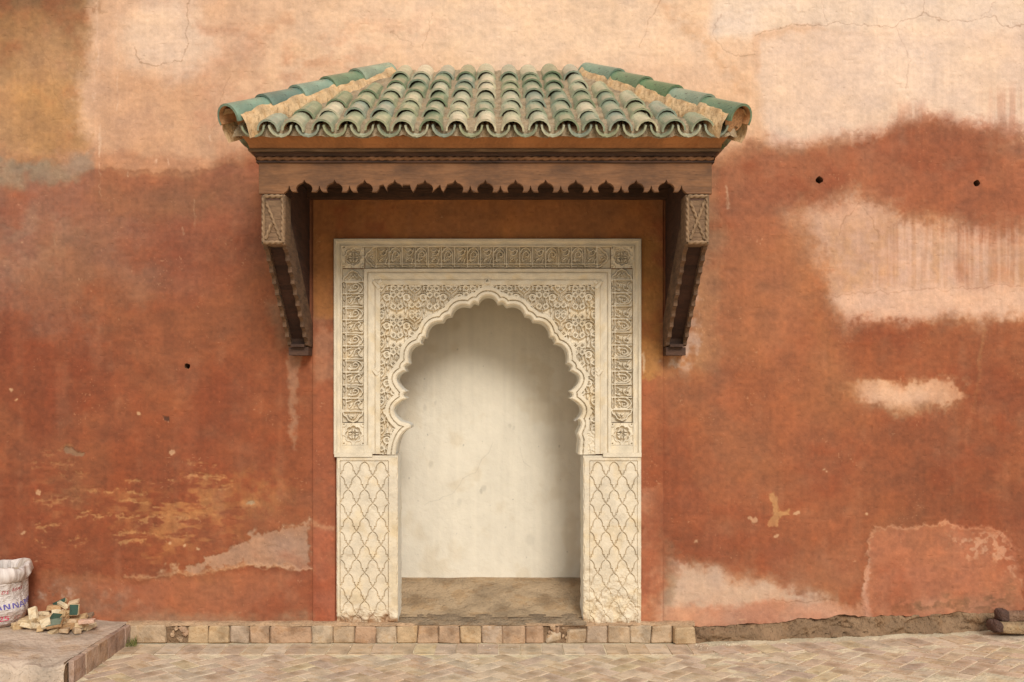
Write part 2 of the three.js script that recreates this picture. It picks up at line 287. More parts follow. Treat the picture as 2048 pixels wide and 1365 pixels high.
paint({ e: [215, 560, 110, 50] }, [172, 118, 82], 0.45, 44, [26, 12, 3]);
// the panel behind the canopy
paint([626, 380, 1326, 380, 1326, 640, 626, 640], [208, 134, 70], 0.95, 3, [0, 1, 1]);
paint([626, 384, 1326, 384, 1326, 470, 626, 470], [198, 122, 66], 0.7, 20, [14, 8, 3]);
paint([626, 640, 672, 650, 672, 770, 626, 770], [204, 138, 100], 0.8, 12, [6, 8, 4]);
paint([626, 770, 672, 755, 672, 1052, 626, 1048], [186, 100, 62], 0.9, 10, [3, 6, 3]);
paint([626, 1050, 672, 1050, 672, 1255, 626, 1255], [200, 110, 74], 0.9, 8, [4, 6, 3]);
paint({ l: [626, 1046, 645, 1054, 672, 1056], w: 10 }, [214, 150, 104], 0.7, 4, [3, 4, 2]);
paint([1280, 480, 1326, 480, 1326, 752, 1280, 752], [206, 138, 66], 0.85, 6, [3, 5, 3]);
paint([1280, 690, 1326, 690, 1326, 752, 1280, 752], [214, 148, 78], 0.6, 14, [6, 8, 4]);
paint([1280, 755, 1326, 755, 1326, 975, 1280, 975], [188, 106, 64], 0.9, 4, [3, 5, 3]);
paint([1280, 972, 1326, 970, 1326, 1262, 1280, 1262], [222, 150, 104], 0.9, 4, [3, 5, 3]);
paint([1280, 1010, 1300, 1030, 1326, 1045, 1326, 1262, 1280, 1262], [204, 118, 78], 0.8, 8, [6, 8, 4], { f: 0.6, bias: 0.3 });
paint([1282, 710, 1288, 705, 1288, 735, 1283, 745], [224, 190, 140], 0.8, 3, [2, 3, 2]);
// right of the canopy
paint([1326, 330, 1450, 330, 1450, 620, 1326, 620], [188, 118, 76], 0.8, 26, [14, 8, 3]);
paint([1395, 330, 1440, 330, 1446, 740, 1395, 740], [184, 142, 104], 0.6, 12, [8, 6, 2]);
paint([1350, 580, 1420, 560, 1424, 760, 1326, 760], [212, 154, 98], 0.6, 18, [12, 8, 3]);
paint([1366, 590, 1400, 590, 1400, 690, 1380, 770, 1372, 810, 1366, 740, 1335, 720, 1366, 690], [208, 180, 150], 0.75, 7, [8, 8, 5], { f: 0.9, bias: 0.25 });
paint([1326, 760, 2348, 480, 2348, 1190, 1326, 1190], [186, 104, 62], 0.9, 40, [20, 10, 3]);
paint([1440, 320, 1500, 280, 1560, 300, 1650, 268, 1760, 262, 1800, 236, 1900, 240, 2010, 258, 2348, 250, 2348, 520, 1440, 520], [188, 110, 72], 0.95, 32, [20, 6, 2]);
paint([1690, 290, 1780, 268, 1790, 300, 1700, 310], [196, 118, 78], 0.8, 4, [6, 8, 5]);
paint([1790, 200, 1850, 200, 1850, 300, 1790, 300], [208, 146, 108], 0.45, 22, [6, 6, 2], STREAK);
paint([1980, 180, 2348, 160, 2348, 300, 1980, 300], [206, 146, 108], 0.42, 30, [6, 6, 2], STREAK);
paint({ e: [1860, 400, 260, 60] }, [172, 92, 56], 0.5, 50, [30, 10, 3]);
paint([1560, 430, 1620, 405, 1700, 380, 1780, 410, 1860, 450, 1960, 470, 2048, 470, 2348, 480, 2348, 640, 2048, 650, 1960, 668, 1880, 640, 1800, 645, 1700, 670, 1672, 640, 1640, 560, 1590, 490], [220, 172, 130], 0.9, 34, [14, 8, 5]);
paint([1620, 440, 1800, 440, 1900, 500, 2048, 520, 2348, 520, 2348, 600, 1700, 590, 1640, 520], [216, 160, 106], 0.5, 30, [18, 10, 5], { f: 0.8 });
paint([1740, 440, 2348, 460, 2348, 590, 1740, 580], [228, 190, 156], 0.32, 24, [8, 4, 1], STREAK);
paint([1760, 430, 2348, 470, 2348, 600, 1760, 560], [198, 130, 84], 0.2, 30, [6, 4, 1], { f: 1.5, fx: 1 / 13, fy: 1 / 190, seed: 5, bias: -0.2 });
paint([1660, 590, 1900, 575, 2348, 580, 2348, 640, 1900, 640, 1700, 640], [226, 180, 138], 0.8, 18, [14, 8, 4]);
paint([1690, 690, 1780, 668, 1860, 660, 1960, 672, 2048, 655, 2348, 660, 2348, 780, 1950, 790, 1900, 740, 1760, 745, 1700, 730], [174, 94, 54], 0.9, 18, [12, 8, 5]);
paint([1672, 768, 1720, 752, 1830, 752, 1920, 748, 1930, 790, 1880, 815, 1838, 838, 1790, 834, 1750, 806, 1700, 796], [222, 168, 118], 0.92, 12, [10, 8, 5]);
paint({ e: [1800, 785, 80, 26] }, [228, 184, 140], 0.6, 20, [14, 8, 4]);
paint([1600, 420, 1660, 640, 1700, 800, 1640, 800, 1560, 480], [196, 120, 68], 0.55, 30, [20, 10, 5]);
paint({ l: [1970, 660, 1955, 760, 1945, 820], w: 6 }, [206, 138, 84], 0.6, 5, [4, 4, 2]);
paint({ e: [1520, 590, 120, 130] }, [204, 128, 82], 0.6, 70, [30, 10, 3]);
paint({ e: [1500, 900, 200, 150] }, [188, 108, 66], 0.4, 90, [40, 12, 3]);
paint({ e: [1900, 950, 200, 110] }, [154, 82, 48], 0.7, 80, [40, 12, 3]);
paint([1327, 1130, 1420, 1140, 1500, 1155, 1560, 1160, 1660, 1190, 1700, 1262, 1327, 1262], [212, 178, 138], 0.92, 26, [14, 10, 4]);
paint([1340, 1210, 1480, 1212, 1560, 1204, 1725, 1204, 1725, 1262, 1327, 1262], [216, 154, 112], 0.85, 10, [8, 6, 3]);
paint([1327, 1060, 1345, 1100, 1350, 1210, 1327, 1215], [182, 150, 112], 0.6, 10, [6, 6, 3]);
paint([1560, 1110, 1700, 1100, 1730, 1180, 1660, 1190, 1560, 1160], [184, 116, 78], 0.6, 24, [16, 10, 4]);
paint([1724, 1240, 1728, 1150, 1745, 1056, 1790, 1050, 1890, 1044, 1990, 1052, 2030, 1090, 2048, 1150, 2046, 1246], [206, 124, 84], 0.97, 4, [4, 6, 4], { rise: 0.006 });
paint({ l: [1728, 1190, 1732, 1130, 1748, 1056, 1790, 1051, 1890, 1047, 1990, 1056, 2026, 1094], w: 5 }, [220, 156, 110], 0.65, 3, [4, 6, 4]);
paint([1724, 1180, 1735, 1120, 1740, 1240, 1722, 1240], [220, 176, 140], 0.6, 6, [4, 5, 3]);
paint([1740, 1190, 2040, 1190, 2040, 1250, 1740, 1250], [212, 144, 102], 0.8, 26, [16, 10, 4]);
paint([1900, 1060, 1990, 1060, 2036, 1130, 2040, 1180, 1990, 1150, 1940, 1110], [222, 166, 120], 0.7, 12, [16, 14, 8], { f: 2, bias: -0.2, fx: 1 / 9, fy: 1 / 9 });
paint([1780, 1195, 2020, 1180, 2020, 1225, 1780, 1225], [150, 104, 68], 0.6, 12, [14, 12, 6], { f: 1.9, bias: -0.32, fx: 1 / 14, fy: 1 / 8 });
paint([1536, 990, 1544, 985, 1556, 1010, 1560, 1022, 1582, 1022, 1582, 1030, 1560, 1032, 1556, 1055, 1534, 1048, 1546, 1030], [214, 154, 90], 0.9, 2, [1, 3, 3]);
for (const [x, y, r] of [[1510, 1040, 8], [1500, 1036, 5], [1553, 1072, 5], [1594, 1028, 5], [1732, 1027, 4], [1648, 940, 3], [1655, 944, 3], [1390, 1082, 4], [370, 1090, 4], [75, 985, 5], [20, 780, 4], [32, 800, 3], [340, 1085, 4], [395, 1098, 4], [278, 827, 5], [345, 905, 6], [45, 1065, 5]]) paint({ e: [x, y, r, r * 0.8] }, [220, 170, 116], 0.85, 1.5, [1, 2, 2]);
paint([325, 830, 337, 833, 338, 840, 328, 838], [80, 50, 36], 0.8, 2, [1, 2, 1], { rise: -0.006 });
// pale drips and scratches of limewash
for (const [x, y, l, w] of [[199, 250, 60, 7], [200, 300, 95, 2], [186, 130, 70, 3], [388, 400, 60, 2], [310, 318, 10, 4], [334, 317, 8, 3], [418, 270, 10, 4], [254, 343, 6, 3], [234, 20, 200, 2], [193, 0, 150, 2], [1455, 375, 40, 5], [364, 455, 12, 4], [108, 470, 18, 2], [300, 20, 26, 3]]) paint({ l: [x, y, x + 1, y + l], w }, [228, 190, 146], 0.5, 1.5, [1, 3, 2], { f: 1.2, bias: 0.25, fx: 1 / 5, fy: 1 / 20 });
// cracks and flaked edges
const crack = (l, a = 0.5, w = 1.2, c = [136, 92, 60], rise = -0.0012) => paint({ l, w }, c, a * 0.75, 1.2, [3, 5, 2], { rise });
crack([1512, 70, 1560, 56, 1650, 50, 1700, 46, 1790, 54, 1845, 24, 1900, 48, 1985, 34, 2010, 56, 2100, 54]); crack([1790, 54, 1806, 90, 1815, 120, 1808, 170], 0.3); crack([1655, 48, 1648, 10, 1640, -20], 0.35); crack([1845, 24, 1840, -30], 0.45);
crack([1322, 4, 1296, 40, 1288, 66, 1280, 96], 0.4); crack([1440, 30, 1425, 48, 1430, 80, 1470, 112, 1510, 104], 0.35); crack([860, 30, 855, 70, 848, 100], 0.3, 1.2); crack([780, 60, 800, 80, 830, 96], 0.3); crack([1960, 34, 1990, 0], 0.3);
crack([268, 95, 284, 122, 306, 130, 330, 126, 360, 120, 371, 80, 378, 20, 376, -40], 0.45, 1.6, [150, 106, 72], 0.003);
crack([1500, 470, 1540, 470, 1600, 480], 0.2); crack([1560, 600, 1640, 592, 1700, 588, 1850, 582, 1960, 574, 2050, 576], 0.35, 1.3, [170, 110, 76]); crack([1680, 470, 1690, 430, 1720, 410, 1740, 440, 1760, 480], 0.3); crack([1670, 640, 1660, 670, 1655, 690], 0.3);
crack([460, 150, 440, 210, 425, 260], 0.25); crack([70, 40, 100, 120, 110, 190, 135, 220], 0.22); crack([1540, 1200, 1575, 1206, 1640, 1200, 1725, 1206], 0.4); crack([528, 1095, 552, 1088, 570, 1096], 0.3); crack([640, 618, 655, 616, 668, 606], 0.4);
paint({ l: [190, 340, 300, 341, 420, 339, 500, 336], w: 5 }, [150, 84, 60], 0.35, 4, [3, 5, 3]);
// mottling, grain and trowel relief everywhere
{
  const d = new Uint8Array(WT.W * WT.H * 4), b = new Uint8Array(WT.W * WT.H * 4), rr = rng(5);
  for (let j = 0, o = 0; j < WT.H; j++) for (let i = 0; i < WT.W; i++, o++) {
    const x = WT.x0 + i * WT.s, y = WT.y0 + j * WT.s;
    const big = fbm(x / 150, y / 130, 3), mid = fbm(x / 34 + 7, y / 30, 4), fine = fbm(x / 7, y / 7 + 3, 3), st = vnoise(x / 6, y / 140) * 0.4 + vnoise(x / 2.4, y / 60) * 0.3, g = rr() - 0.5;
    const hi = sst(wallC[o * 3 + 1], 125, 190), mm = 1 - 0.45 * hi, l = 1 + (big * 0.06 + mid * 0.11 + fine * 0.1) * mm + st * 0.035 + g * 0.05, hue = (mid * 0.03 + fbm(x / 60, y / 50 + 40, 2) * 0.05) * mm;
    const speck = sst(vnoise(x / 3.2, y / 3.2) + fbm(x / 40, y / 40, 2) * 0.5, 0.93, 1.15) * 0.3;
    const q = (j * WT.W + i) * 4, v = (WT.H - 1 - j) * WT.W * 4 + i * 4;
    const wc = [wallC[o * 3], wallC[o * 3 + 1], wallC[o * 3 + 2]], red = 1 - hi, n2 = fbm(x / 40 + 9, y / 32 + 4, 4), n3 = vnoise(x / 13 + 50, y / 170);
    for (const [tc, m] of [[[156, 102, 66], 0.34 * sst(big + n2 * 0.28, -0.05, 0.5)], [[204, 136, 96], 0.26 * sst(n2 * 0.7 + n3 * 0.3 - big * 0.5, 0.05, 0.65)], [[142, 62, 34], 0.36 * sst(mid * 0.4 - big * 0.9, 0.05, 0.5)]]) for (let c = 0; c < 3; c++) wc[c] += (tc[c] - wc[c]) * m * red;
    { const gy = (wc[0] * 0.35 + wc[1] * 0.5 + wc[2] * 0.15) * 1.02; for (let c = 0; c < 3; c++) wc[c] += (gy - wc[c]) * 0.07 * red; }
    for (let c = 0; c < 3; c++) { let p = (wc[c] * lerp(0.84, 0.945, hi) + (c === 2 ? hi * 17 : c === 1 ? hi * 3 : 0)) * l * (1 + (c === 0 ? hue * 0.4 : c === 2 ? -hue : 0)); p += (([232, 190, 146])[c] - p) * speck; d[v + c] = clamp(p, 0, 255); }
    d[v + 3] = 255;
    const h = clamp(0.5 + wallB[o] / 0.03 + mid * 0.085 + fine * 0.06 + big * 0.14 - 0.07 * sst(vnoise(x / 8 + 90, y / 8), 0.72, 0.95) + vnoise(x / 26 + y / 90, y / 7) * 0.025 + fbm(x / 60, y / 12, 2) * 0.04 + g * 0.01, 0, 1) * 255;
    b[v] = b[v + 1] = b[v + 2] = h; b[v + 3] = 255;
  }
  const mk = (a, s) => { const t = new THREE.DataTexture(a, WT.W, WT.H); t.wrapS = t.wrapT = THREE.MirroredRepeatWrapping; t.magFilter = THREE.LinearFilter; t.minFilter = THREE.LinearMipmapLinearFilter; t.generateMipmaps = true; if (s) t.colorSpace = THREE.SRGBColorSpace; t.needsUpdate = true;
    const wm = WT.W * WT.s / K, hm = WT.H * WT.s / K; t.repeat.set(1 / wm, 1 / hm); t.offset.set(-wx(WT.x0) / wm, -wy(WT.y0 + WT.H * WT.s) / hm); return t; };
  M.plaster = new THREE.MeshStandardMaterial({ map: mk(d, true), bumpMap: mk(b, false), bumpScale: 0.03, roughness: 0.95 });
}

// ---------------------------------------------------------------- the wall itself
const AX = -0.1;                                        // the axis of niche and canopy
const wall = thing('plaster_wall', 'long weathered red and peach plaster wall with a niche and dark holes', 'wall');
{
  const s = new THREE.Shape(), r = rng(12);
  s.moveTo(-10, -0.05); s.lineTo(wx(1389), -0.05); s.lineTo(wx(1389), wy(1253));
  const edge = (px) => 1253 - 4 * sst(px, 1390, 1520) - 10 * sst(px, 1520, 1620) - 8 * sst(px, 1620, 1690) - 6 * sst(px, 1800, 2048);
  for (let px = 1394; px < 2500; px += 5 + r() * 6) { const f = fbm(px / 40, 3, 3) * 5 + (r() - 0.5) * 3; s.lineTo(wx(px), wy(edge(px) + f)); }
  s.lineTo(10, wy(1226)); s.lineTo(10, 7.5); s.lineTo(-10, 7.5); s.closePath();
  const hole = (pts) => { const p = new THREE.Path(); pts.forEach(([x, y], i) => (i ? p.lineTo(x, y) : p.moveTo(x, y))); p.closePath(); s.holes.push(p); };
  hole([[wx(772), wy(1249)], [wx(772), wy(577)], [wx(1184), wy(577)], [wx(1184), wy(1249)]]);
  const holes = [[1639, 360, 7.5], [1954, 366.5, 6.5], [374, 733, 6]];
  holes.forEach(([hx, hy, hr], k) => {
    const pts = [], q = rng(k + 40); for (let i = 0; i < 12; i++) { const a = -i / 12 * Math.PI * 2, rr = hr / K * (0.85 + 0.3 * q()); pts.push([wx(hx) + Math.cos(a) * rr, wy(hy) + Math.sin(a) * rr]); }
    hole(pts);
    const pos = [], idx = [], uv = [], n = 12;
    for (let l = 0; l < 3; l++) for (let i = 0; i < n; i++) { const sc = l === 2 ? 0.02 : 1.02 - l * 0.2; pos.push(wx(hx) + (pts[i][0] - wx(hx)) * sc, wy(hy) + (pts[i][1] - wy(hy)) * sc - (l ? 0.004 : 0), [-0.002, -0.11, -0.12][l]); uv.push(i * 0.01, l * 0.05); }
    for (let l = 0; l < 2; l++) for (let i = 0; i < n; i++) { const a = l * n + i, b = l * n + (i + 1) % n; idx.push(a, b, a + n, b, b + n, a + n); }
    part('hole', geoFrom(pos, idx, uv), mat(lin(120, 84, 60), 'dirt', 4, null), wall);
  });
  const g = new THREE.ExtrudeGeometry(s, { depth: 0.2, bevelEnabled: false, curveSegments: 4 }); g.translate(0, 0, -0.2);
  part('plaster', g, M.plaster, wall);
  // the plaster panel a finger thicker between the brackets
  const p = new THREE.Shape(); const L = wx(626), R = wx(1326);
  p.moveTo(L, wy(1249)); p.lineTo(wx(671), wy(1249)); p.lineTo(wx(671), wy(482)); p.lineTo(wx(1280), wy(482)); p.lineTo(wx(1280), wy(1249)); p.lineTo(R, wy(1249)); p.lineTo(R, 3.0); p.lineTo(L, 3.0); p.closePath();
  const pg = new THREE.ExtrudeGeometry(p, { depth: 0.012, bevelEnabled: true, bevelThickness: 0.004, bevelSize: 0.003, bevelOffset: -0.003, bevelSegments: 1 });
  part('panel', pg, M.plaster, wall);
  // crumbling mortar under the broken edge of the plaster
  const er = heightGrid(wx(1380), 6, -0.02, 0.25, 0.011, (x, y) => {
    const t = clamp((y - ground(x)) / 0.15, 0, 1.2), n = fbm(x * 11, y * 18, 6), c = Math.abs(fbm(x * 5 + 8, y * 22, 4));
    const z = 0.085 * Math.pow(1 - Math.min(1, t), 1.5) - 0.026 + n * 0.05 - (c < 0.06 ? (0.06 - c) * 0.5 : 0);
    return t > 0.62 ? Math.min(z, lerp(0.03, -0.012, sst(t, 0.62, 0.8))) : z;
  });
  part('eroded_base', er, M.mortar, wall);
}
// the niche behind the arch
{
  const z0 = -0.2, z1 = -0.66, L = AX - 0.92, R = AX + 0.92, B = 0.16, Tp = 2.7, g = [];
  const quad = (a, b, c, d, n = 24) => { const pos = [], uv = [], idx = []; for (let j = 0; j <= n; j++) for (let i = 0; i <= n; i++) { const u = i / n, v = j / n, p = [0, 1, 2].map((k) => lerp(lerp(a[k], b[k], u), lerp(d[k], c[k], u), v)); pos.push(...p); uv.push(u * Math.hypot(b[0] - a[0], b[1] - a[1], b[2] - a[2]), v * Math.hypot(d[0] - a[0], d[1] - a[1], d[2] - a[2])); if (i < n && j < n) { const o = j * (n + 1) + i; idx.push(o, o + 1, o + n + 2, o, o + n + 2, o + n + 1); } } return geoFrom(pos, idx, uv); };
  part('niche_lining', mergeGeometries([quad([L, B - 0.02, z0], [L, B - 0.02, z1], [L, Tp, z1], [L, Tp, z0]), quad([R, B - 0.02, z1], [R, B - 0.02, z0], [R, Tp, z0], [R, Tp, z1]), quad([L, Tp, z1], [R, Tp, z1], [R, Tp, z0], [L, Tp, z0])]), M.lime, wall);
  // limewash of the back: scuffs, a dirty foot, hairline cracks
  const S = 768, d = new Uint8Array(S * S * 4), wb = R - L, hb = Tp - B + 0.02, px0 = (p) => (wx(p, z1) - L) / wb * S, py0 = (p) => (wy(p, z1) - B + 0.02) / hb * S, lines = [];
  const rr = rng(88), crackL = (pts) => { for (let i = 0; i + 3 < pts.length; i += 2) lines.push([px0(pts[i]), py0(pts[i + 1]), px0(pts[i + 2]), py0(pts[i + 3])]); };
  crackL([905, 985, 925, 960, 950, 945, 962, 920, 978, 905, 985, 885]); crackL([1040, 900, 1046, 925, 1060, 935]); crackL([850, 1010, 880, 1000, 905, 985]);
  const spots = [[968, 978, 5, 0.12], [963, 984, 3, 0.16], [850, 815, 4, 0.08], [871, 805, 3, 0.08], [1018, 850, 3, 0.08], [1026, 856, 3, 0.07], [920, 1005, 6, 0.08], [1060, 1080, 9, 0.07], [860, 930, 5, 0.08]].map(([a, b, c, e]) => [px0(a), py0(b), c / K / wb * S * 1.1, e]); for (let k = 0; k < 60; k++) spots.push([rr() * S, rr() * S, 0.8 + rr() * 2, 0.1 + rr() * 0.15]);
  for (let j = 0; j < S; j++) for (let i = 0; i < S; i++) {
    const x = i + fbm(i / 30, j / 30, 3) * 7, y = j + fbm(i / 30 + 9, j / 30, 3) * 7, a = fbm(i / 150, j / 150, 5), b = fbm(i / 22, j / 22 + 5, 3), st = vnoise(i / 9, j / 140), g = rr() - 0.5;
    let l = 1 + a * 0.05 + b * 0.022 + st * 0.012 + g * 0.016, dirt = sst(24 + fbm(i / 18, 3, 4) * 46 - j, -6, 34) * 0.45 + sst(fbm(i / 70, j / 50 + 30, 4), 0.12, 0.5) * 0.16;
    for (const [cx, cy, r, e] of spots) { const q = Math.hypot(x - cx, y - cy); if (q < r * 2) l -= e * 0.7 * (1 - sst(q, r * 0.5, r * 1.4)); }
    for (const [ax, ay, bx, by] of lines) { const ex = bx - ax, ey = by - ay, t = clamp(((x - ax) * ex + (y - ay) * ey) / (ex * ex + ey * ey), 0, 1), q = Math.hypot(x - ax - ex * t, y - ay - ey * t); if (q < 1.6) l -= 0.06 * (1 - q / 1.6); }
    const o = (j * S + i) * 4; [[228, 218, 197], [184, 158, 118]][0].forEach((v, c) => { d[o + c] = clamp(lerp(v, [184, 158, 118][c], dirt) * l, 0, 255); }); d[o + 3] = 255;
  }
  const bt = new THREE.DataTexture(d, S, S); bt.colorSpace = THREE.SRGBColorSpace; bt.magFilter = THREE.LinearFilter; bt.minFilter = THREE.LinearMipmapLinearFilter; bt.generateMipmaps = true; bt.repeat.set(1 / wb, 1 / hb); bt.needsUpdate = true;
  part('niche_back', quad([L, B - 0.02, z1], [R, B - 0.02, z1], [R, Tp, z1], [L, Tp, z1]), new THREE.MeshStandardMaterial({ map: bt, roughness: 0.95, bumpMap: rep(T.bump, 1.6), bumpScale: 0.003 }), wall);
  const n = 90, m = 60, pos = [], uv = [], idx = [];
  for (let j = 0; j <= m; j++) for (let i = 0; i <= n; i++) { const x = lerp(L, R, i / n), z = lerp(z1, -0.02, j / m), f = 0; pos.push(x, B - 0.004 + 0.142 * sst(-z, 0.05, -z1) + fbm(x * 5, z * 5, 4) * 0.006 - f * (0.028 + 0.02 * fbm(x * 7, 4, 3)), z + f * fbm(x * 8, 9, 3) * 0.02); uv.push(x, z); if (i < n && j < m) { const o = j * (n + 1) + i; idx.push(o, o + n + 1, o + 1, o + 1, o + n + 1, o + n + 2); } }
  part('niche_floor', geoFrom(pos, idx, uv), M.earth, wall);
}

// ---------------------------------------------------------------- the carved stucco surround
const stucco = thing('stucco_surround', 'pale carved stucco surround of the niche with scalloped arch and net-patterned jambs', 'archway surround');
const CV = 5;                                           // drawing cells per plan unit for the carvers' drawings
function drawing(w, h, draw) {                          // -> sampler of the drawn height 0..1 at plan units
  const c = document.createElement('canvas'); c.width = Math.ceil(w * CV); c.height = Math.ceil(h * CV);
  const g = c.getContext('2d'); g.fillStyle = '#000'; g.fillRect(0, 0, c.width, c.height); g.scale(CV, CV); g.lineCap = 'round'; g.lineJoin = 'round'; draw(g);
  const W = c.width, H = c.height, px = g.getImageData(0, 0, W, H).data; let a = new Float32Array(W * H);
  for (let i = 0; i < W * H; i++) a[i] = px[i * 4] / 255;
  for (let pass = 0; pass < 2; pass++) { const b = new Float32Array(W * H); for (let y = 0; y < H; y++) for (let x = 0; x < W; x++) { let s = 0, n = 0; for (let v = -1; v <= 1; v++) for (let u = -1; u <= 1; u++) { const X = x + u, Y = y + v; if (X >= 0 && Y >= 0 && X < W && Y < H) { s += a[Y * W + X]; n++; } } b[y * W + x] = s / n; } a = b; }
  return (x, y) => { const X = clamp(x * CV - 0.5, 0, W - 1.001), Y = clamp(y * CV - 0.5, 0, H - 1.001), i = Math.floor(X), j = Math.floor(Y), u = X - i, v = Y - j, o = j * W + i, i1 = i + 1 < W ? 1 : 0, j1 = j + 1 < H ? W : 0; return lerp(lerp(a[o], a[o + i1], u), lerp(a[o + j1], a[o + i1 + j1], u), v); };
}
const grey = (v) => { const k = Math.round(v * 255); return 'rgb(' + k + ',' + k + ',' + k + ')'; };
function pen(g) {
  const P = {
    line(pts, w = 2.6, v = 1) { g.strokeStyle = grey(v); g.lineWidth = w; g.beginPath(); for (let i = 0; i < pts.length; i += 2) i ? g.lineTo(pts[i], pts[i + 1]) : g.moveTo(pts[0], pts[1]); g.stroke(); },
    curve(pts, w = 2.6, v = 1) { g.strokeStyle = grey(v); g.lineWidth = w; g.beginPath(); g.moveTo(pts[0], pts[1]); for (let i = 2; i + 3 < pts.length; i += 4) g.quadraticCurveTo(pts[i], pts[i + 1], pts[i + 2], pts[i + 3]); g.stroke(); },
    disc(x, y, r, v = 1) { g.fillStyle = grey(v); g.beginPath(); g.arc(x, y, r, 0, 7); g.fill(); },
    ring(x, y, r, w = 2, v = 1, a0 = 0, a1 = 6.2832) { g.strokeStyle = grey(v); g.lineWidth = w; g.beginPath(); g.arc(x, y, r, a0, a1); g.stroke(); },
    leaf(x0, y0, x1, y1, fat, v = 0.85, vein = true) { const dx = x1 - x0, dy = y1 - y0, L = Math.hypot(dx, dy), nx = -dy / L * fat, ny = dx / L * fat, mx = x0 + dx * 0.4, my = y0 + dy * 0.4; g.fillStyle = grey(v); g.beginPath(); g.moveTo(x0, y0); g.quadraticCurveTo(mx + nx, my + ny, x1, y1); g.quadraticCurveTo(mx - nx, my - ny, x0, y0); g.fill(); if (vein) P.line([lerp(x0, x1, 0.25), lerp(y0, y1, 0.25), lerp(x0, x1, 0.7), lerp(y0, y1, 0.7)], 0.5, v - 0.35); },
    button(x, y, r = 5.6) { P.disc(x, y, r + 0.9, 0.92); P.ring(x, y, r * 0.66, 0.7, 0.5); for (const [u, v] of [[1, 0], [-1, 0], [0, 1], [0, -1]]) P.disc(x + u * 1.7, y + v * 1.7, 0.85, 0.1); },
    scroll(x, y, r, dir, tail) { P.disc(x, y, r, 0.8); P.ring(x, y, r, 2.2, 1); P.ring(x, y, r * 0.5, 1.1, 0.35, 0.4, 5.2); P.disc(x, y, 1.3, 0.2); P.curve([x + dir * r, y, x + dir * r, y + tail * 0.6, x + dir * r * 0.3, y + tail], 2.6, 0.95); },
  };
  return P;
}
// --- the arabesque of the spandrels, a net of buttons, scrolls and palmettes
const SP = { x: 761, y: 571, w: 430, h: 338 };
const spandrelDrawing = drawing(SP.w, SP.h, (g) => {
  const P = pen(g), TW = 72.6, TH = 57;
  for (let ty = -1; ty < 7; ty++) for (let tx = -4; tx < 4; tx++) {
    const ox = 214.5 + (tx + 0.5) * TW, oy = ty * TH + 3;
    const at = (f) => { g.save(); g.translate(ox, oy); f(); g.restore(); };
    at(() => {                                           // column of quatrefoil buttons
      P.leaf(-3.2, 35, -2.4, 22, 2, 0.9, false); P.leaf(3.2, 35, 2.4, 22, 2, 0.9, false); P.leaf(0, 36, 0, 22, 1.7, 1, false);
      P.curve([-12, 4, -14, 12, -9, 20, -3, 24, -10, 36], 2.2); P.curve([12, 4, 14, 12, 9, 20, 3, 24, 10, 36], 2.2);
      P.line([-4, 10.6, 4, 10.6], 1.6); P.line([0, 7, 0, 14], 1.6);
      for (const [x, y] of [[-6.7, 4], [6.7, 4], [-6.7, 17.2], [6.7, 17.2], [-6.9, 40], [6.9, 40]]) P.button(x, y);
      P.line([-5, 47, 5, 47], 1.8); P.line([0, 44, 0, 52], 1.6);
    });
    g.save(); g.translate(ox + TW / 2, oy); 
    P.curve([-11, -4, -13, 6, -3, 10, 0, 12, 0, 14], 2.2); P.curve([11, -4, 13, 6, 3, 10, 0, 12, 0, 14], 2.2);
    for (const a of [-0.75, -0.38, 0, 0.38, 0.75]) P.leaf(Math.sin(a) * 2, 31, Math.sin(a) * 15, 31 - Math.cos(a) * 18, 1.9, 0.95, false);
    P.curve([-12, 46, -12, 32, -17, 28], 2.2); P.curve([12, 46, 12, 32, 17, 28], 2.2);
    P.leaf(-1.8, 52, -1.6, 40, 1.4, 0.95, false); P.leaf(1.8, 52, 1.6, 40, 1.4, 0.95, false);
    P.scroll(-16.5, 22, 6.6, -1, 17); P.scroll(16.5, 22, 6.6, 1, 17);
    P.curve([-25, 20, -24, 12, -16.5, 11.5, -10, 12, -6, 16], 1.8, 1); P.curve([25, 20, 24, 12, 16.5, 11.5, 10, 12, 6, 16], 1.8, 1);
    P.leaf(-18, 10, -17, -4, 5, 0.8); P.leaf(18, 10, 17, -4, 5, 0.8); P.leaf(-18, 42, -19, 55, 5, 0.8); P.leaf(18, 42, 19, 55, 5, 0.8);
    P.curve([-23, 8, -19, 4, -13, 9], 1.6); P.curve([23, 8, 19, 4, 13, 9], 1.6); P.curve([-24, 40, -18, 44, -13, 38], 1.6); P.curve([24, 40, 18, 44, 13, 38], 1.6);
    for (const x of [-6, 6]) { P.button(x, 2, 5); P.button(x, 37.5, 5.2); P.button(x, 53, 5.2); }
    g.restore();
  }
  for (let x = -6; x < SP.w + 12; x += 12.1) P.ring(x, -2.5, 6, 2.2, 1);           // the little festoon along the top edge
});
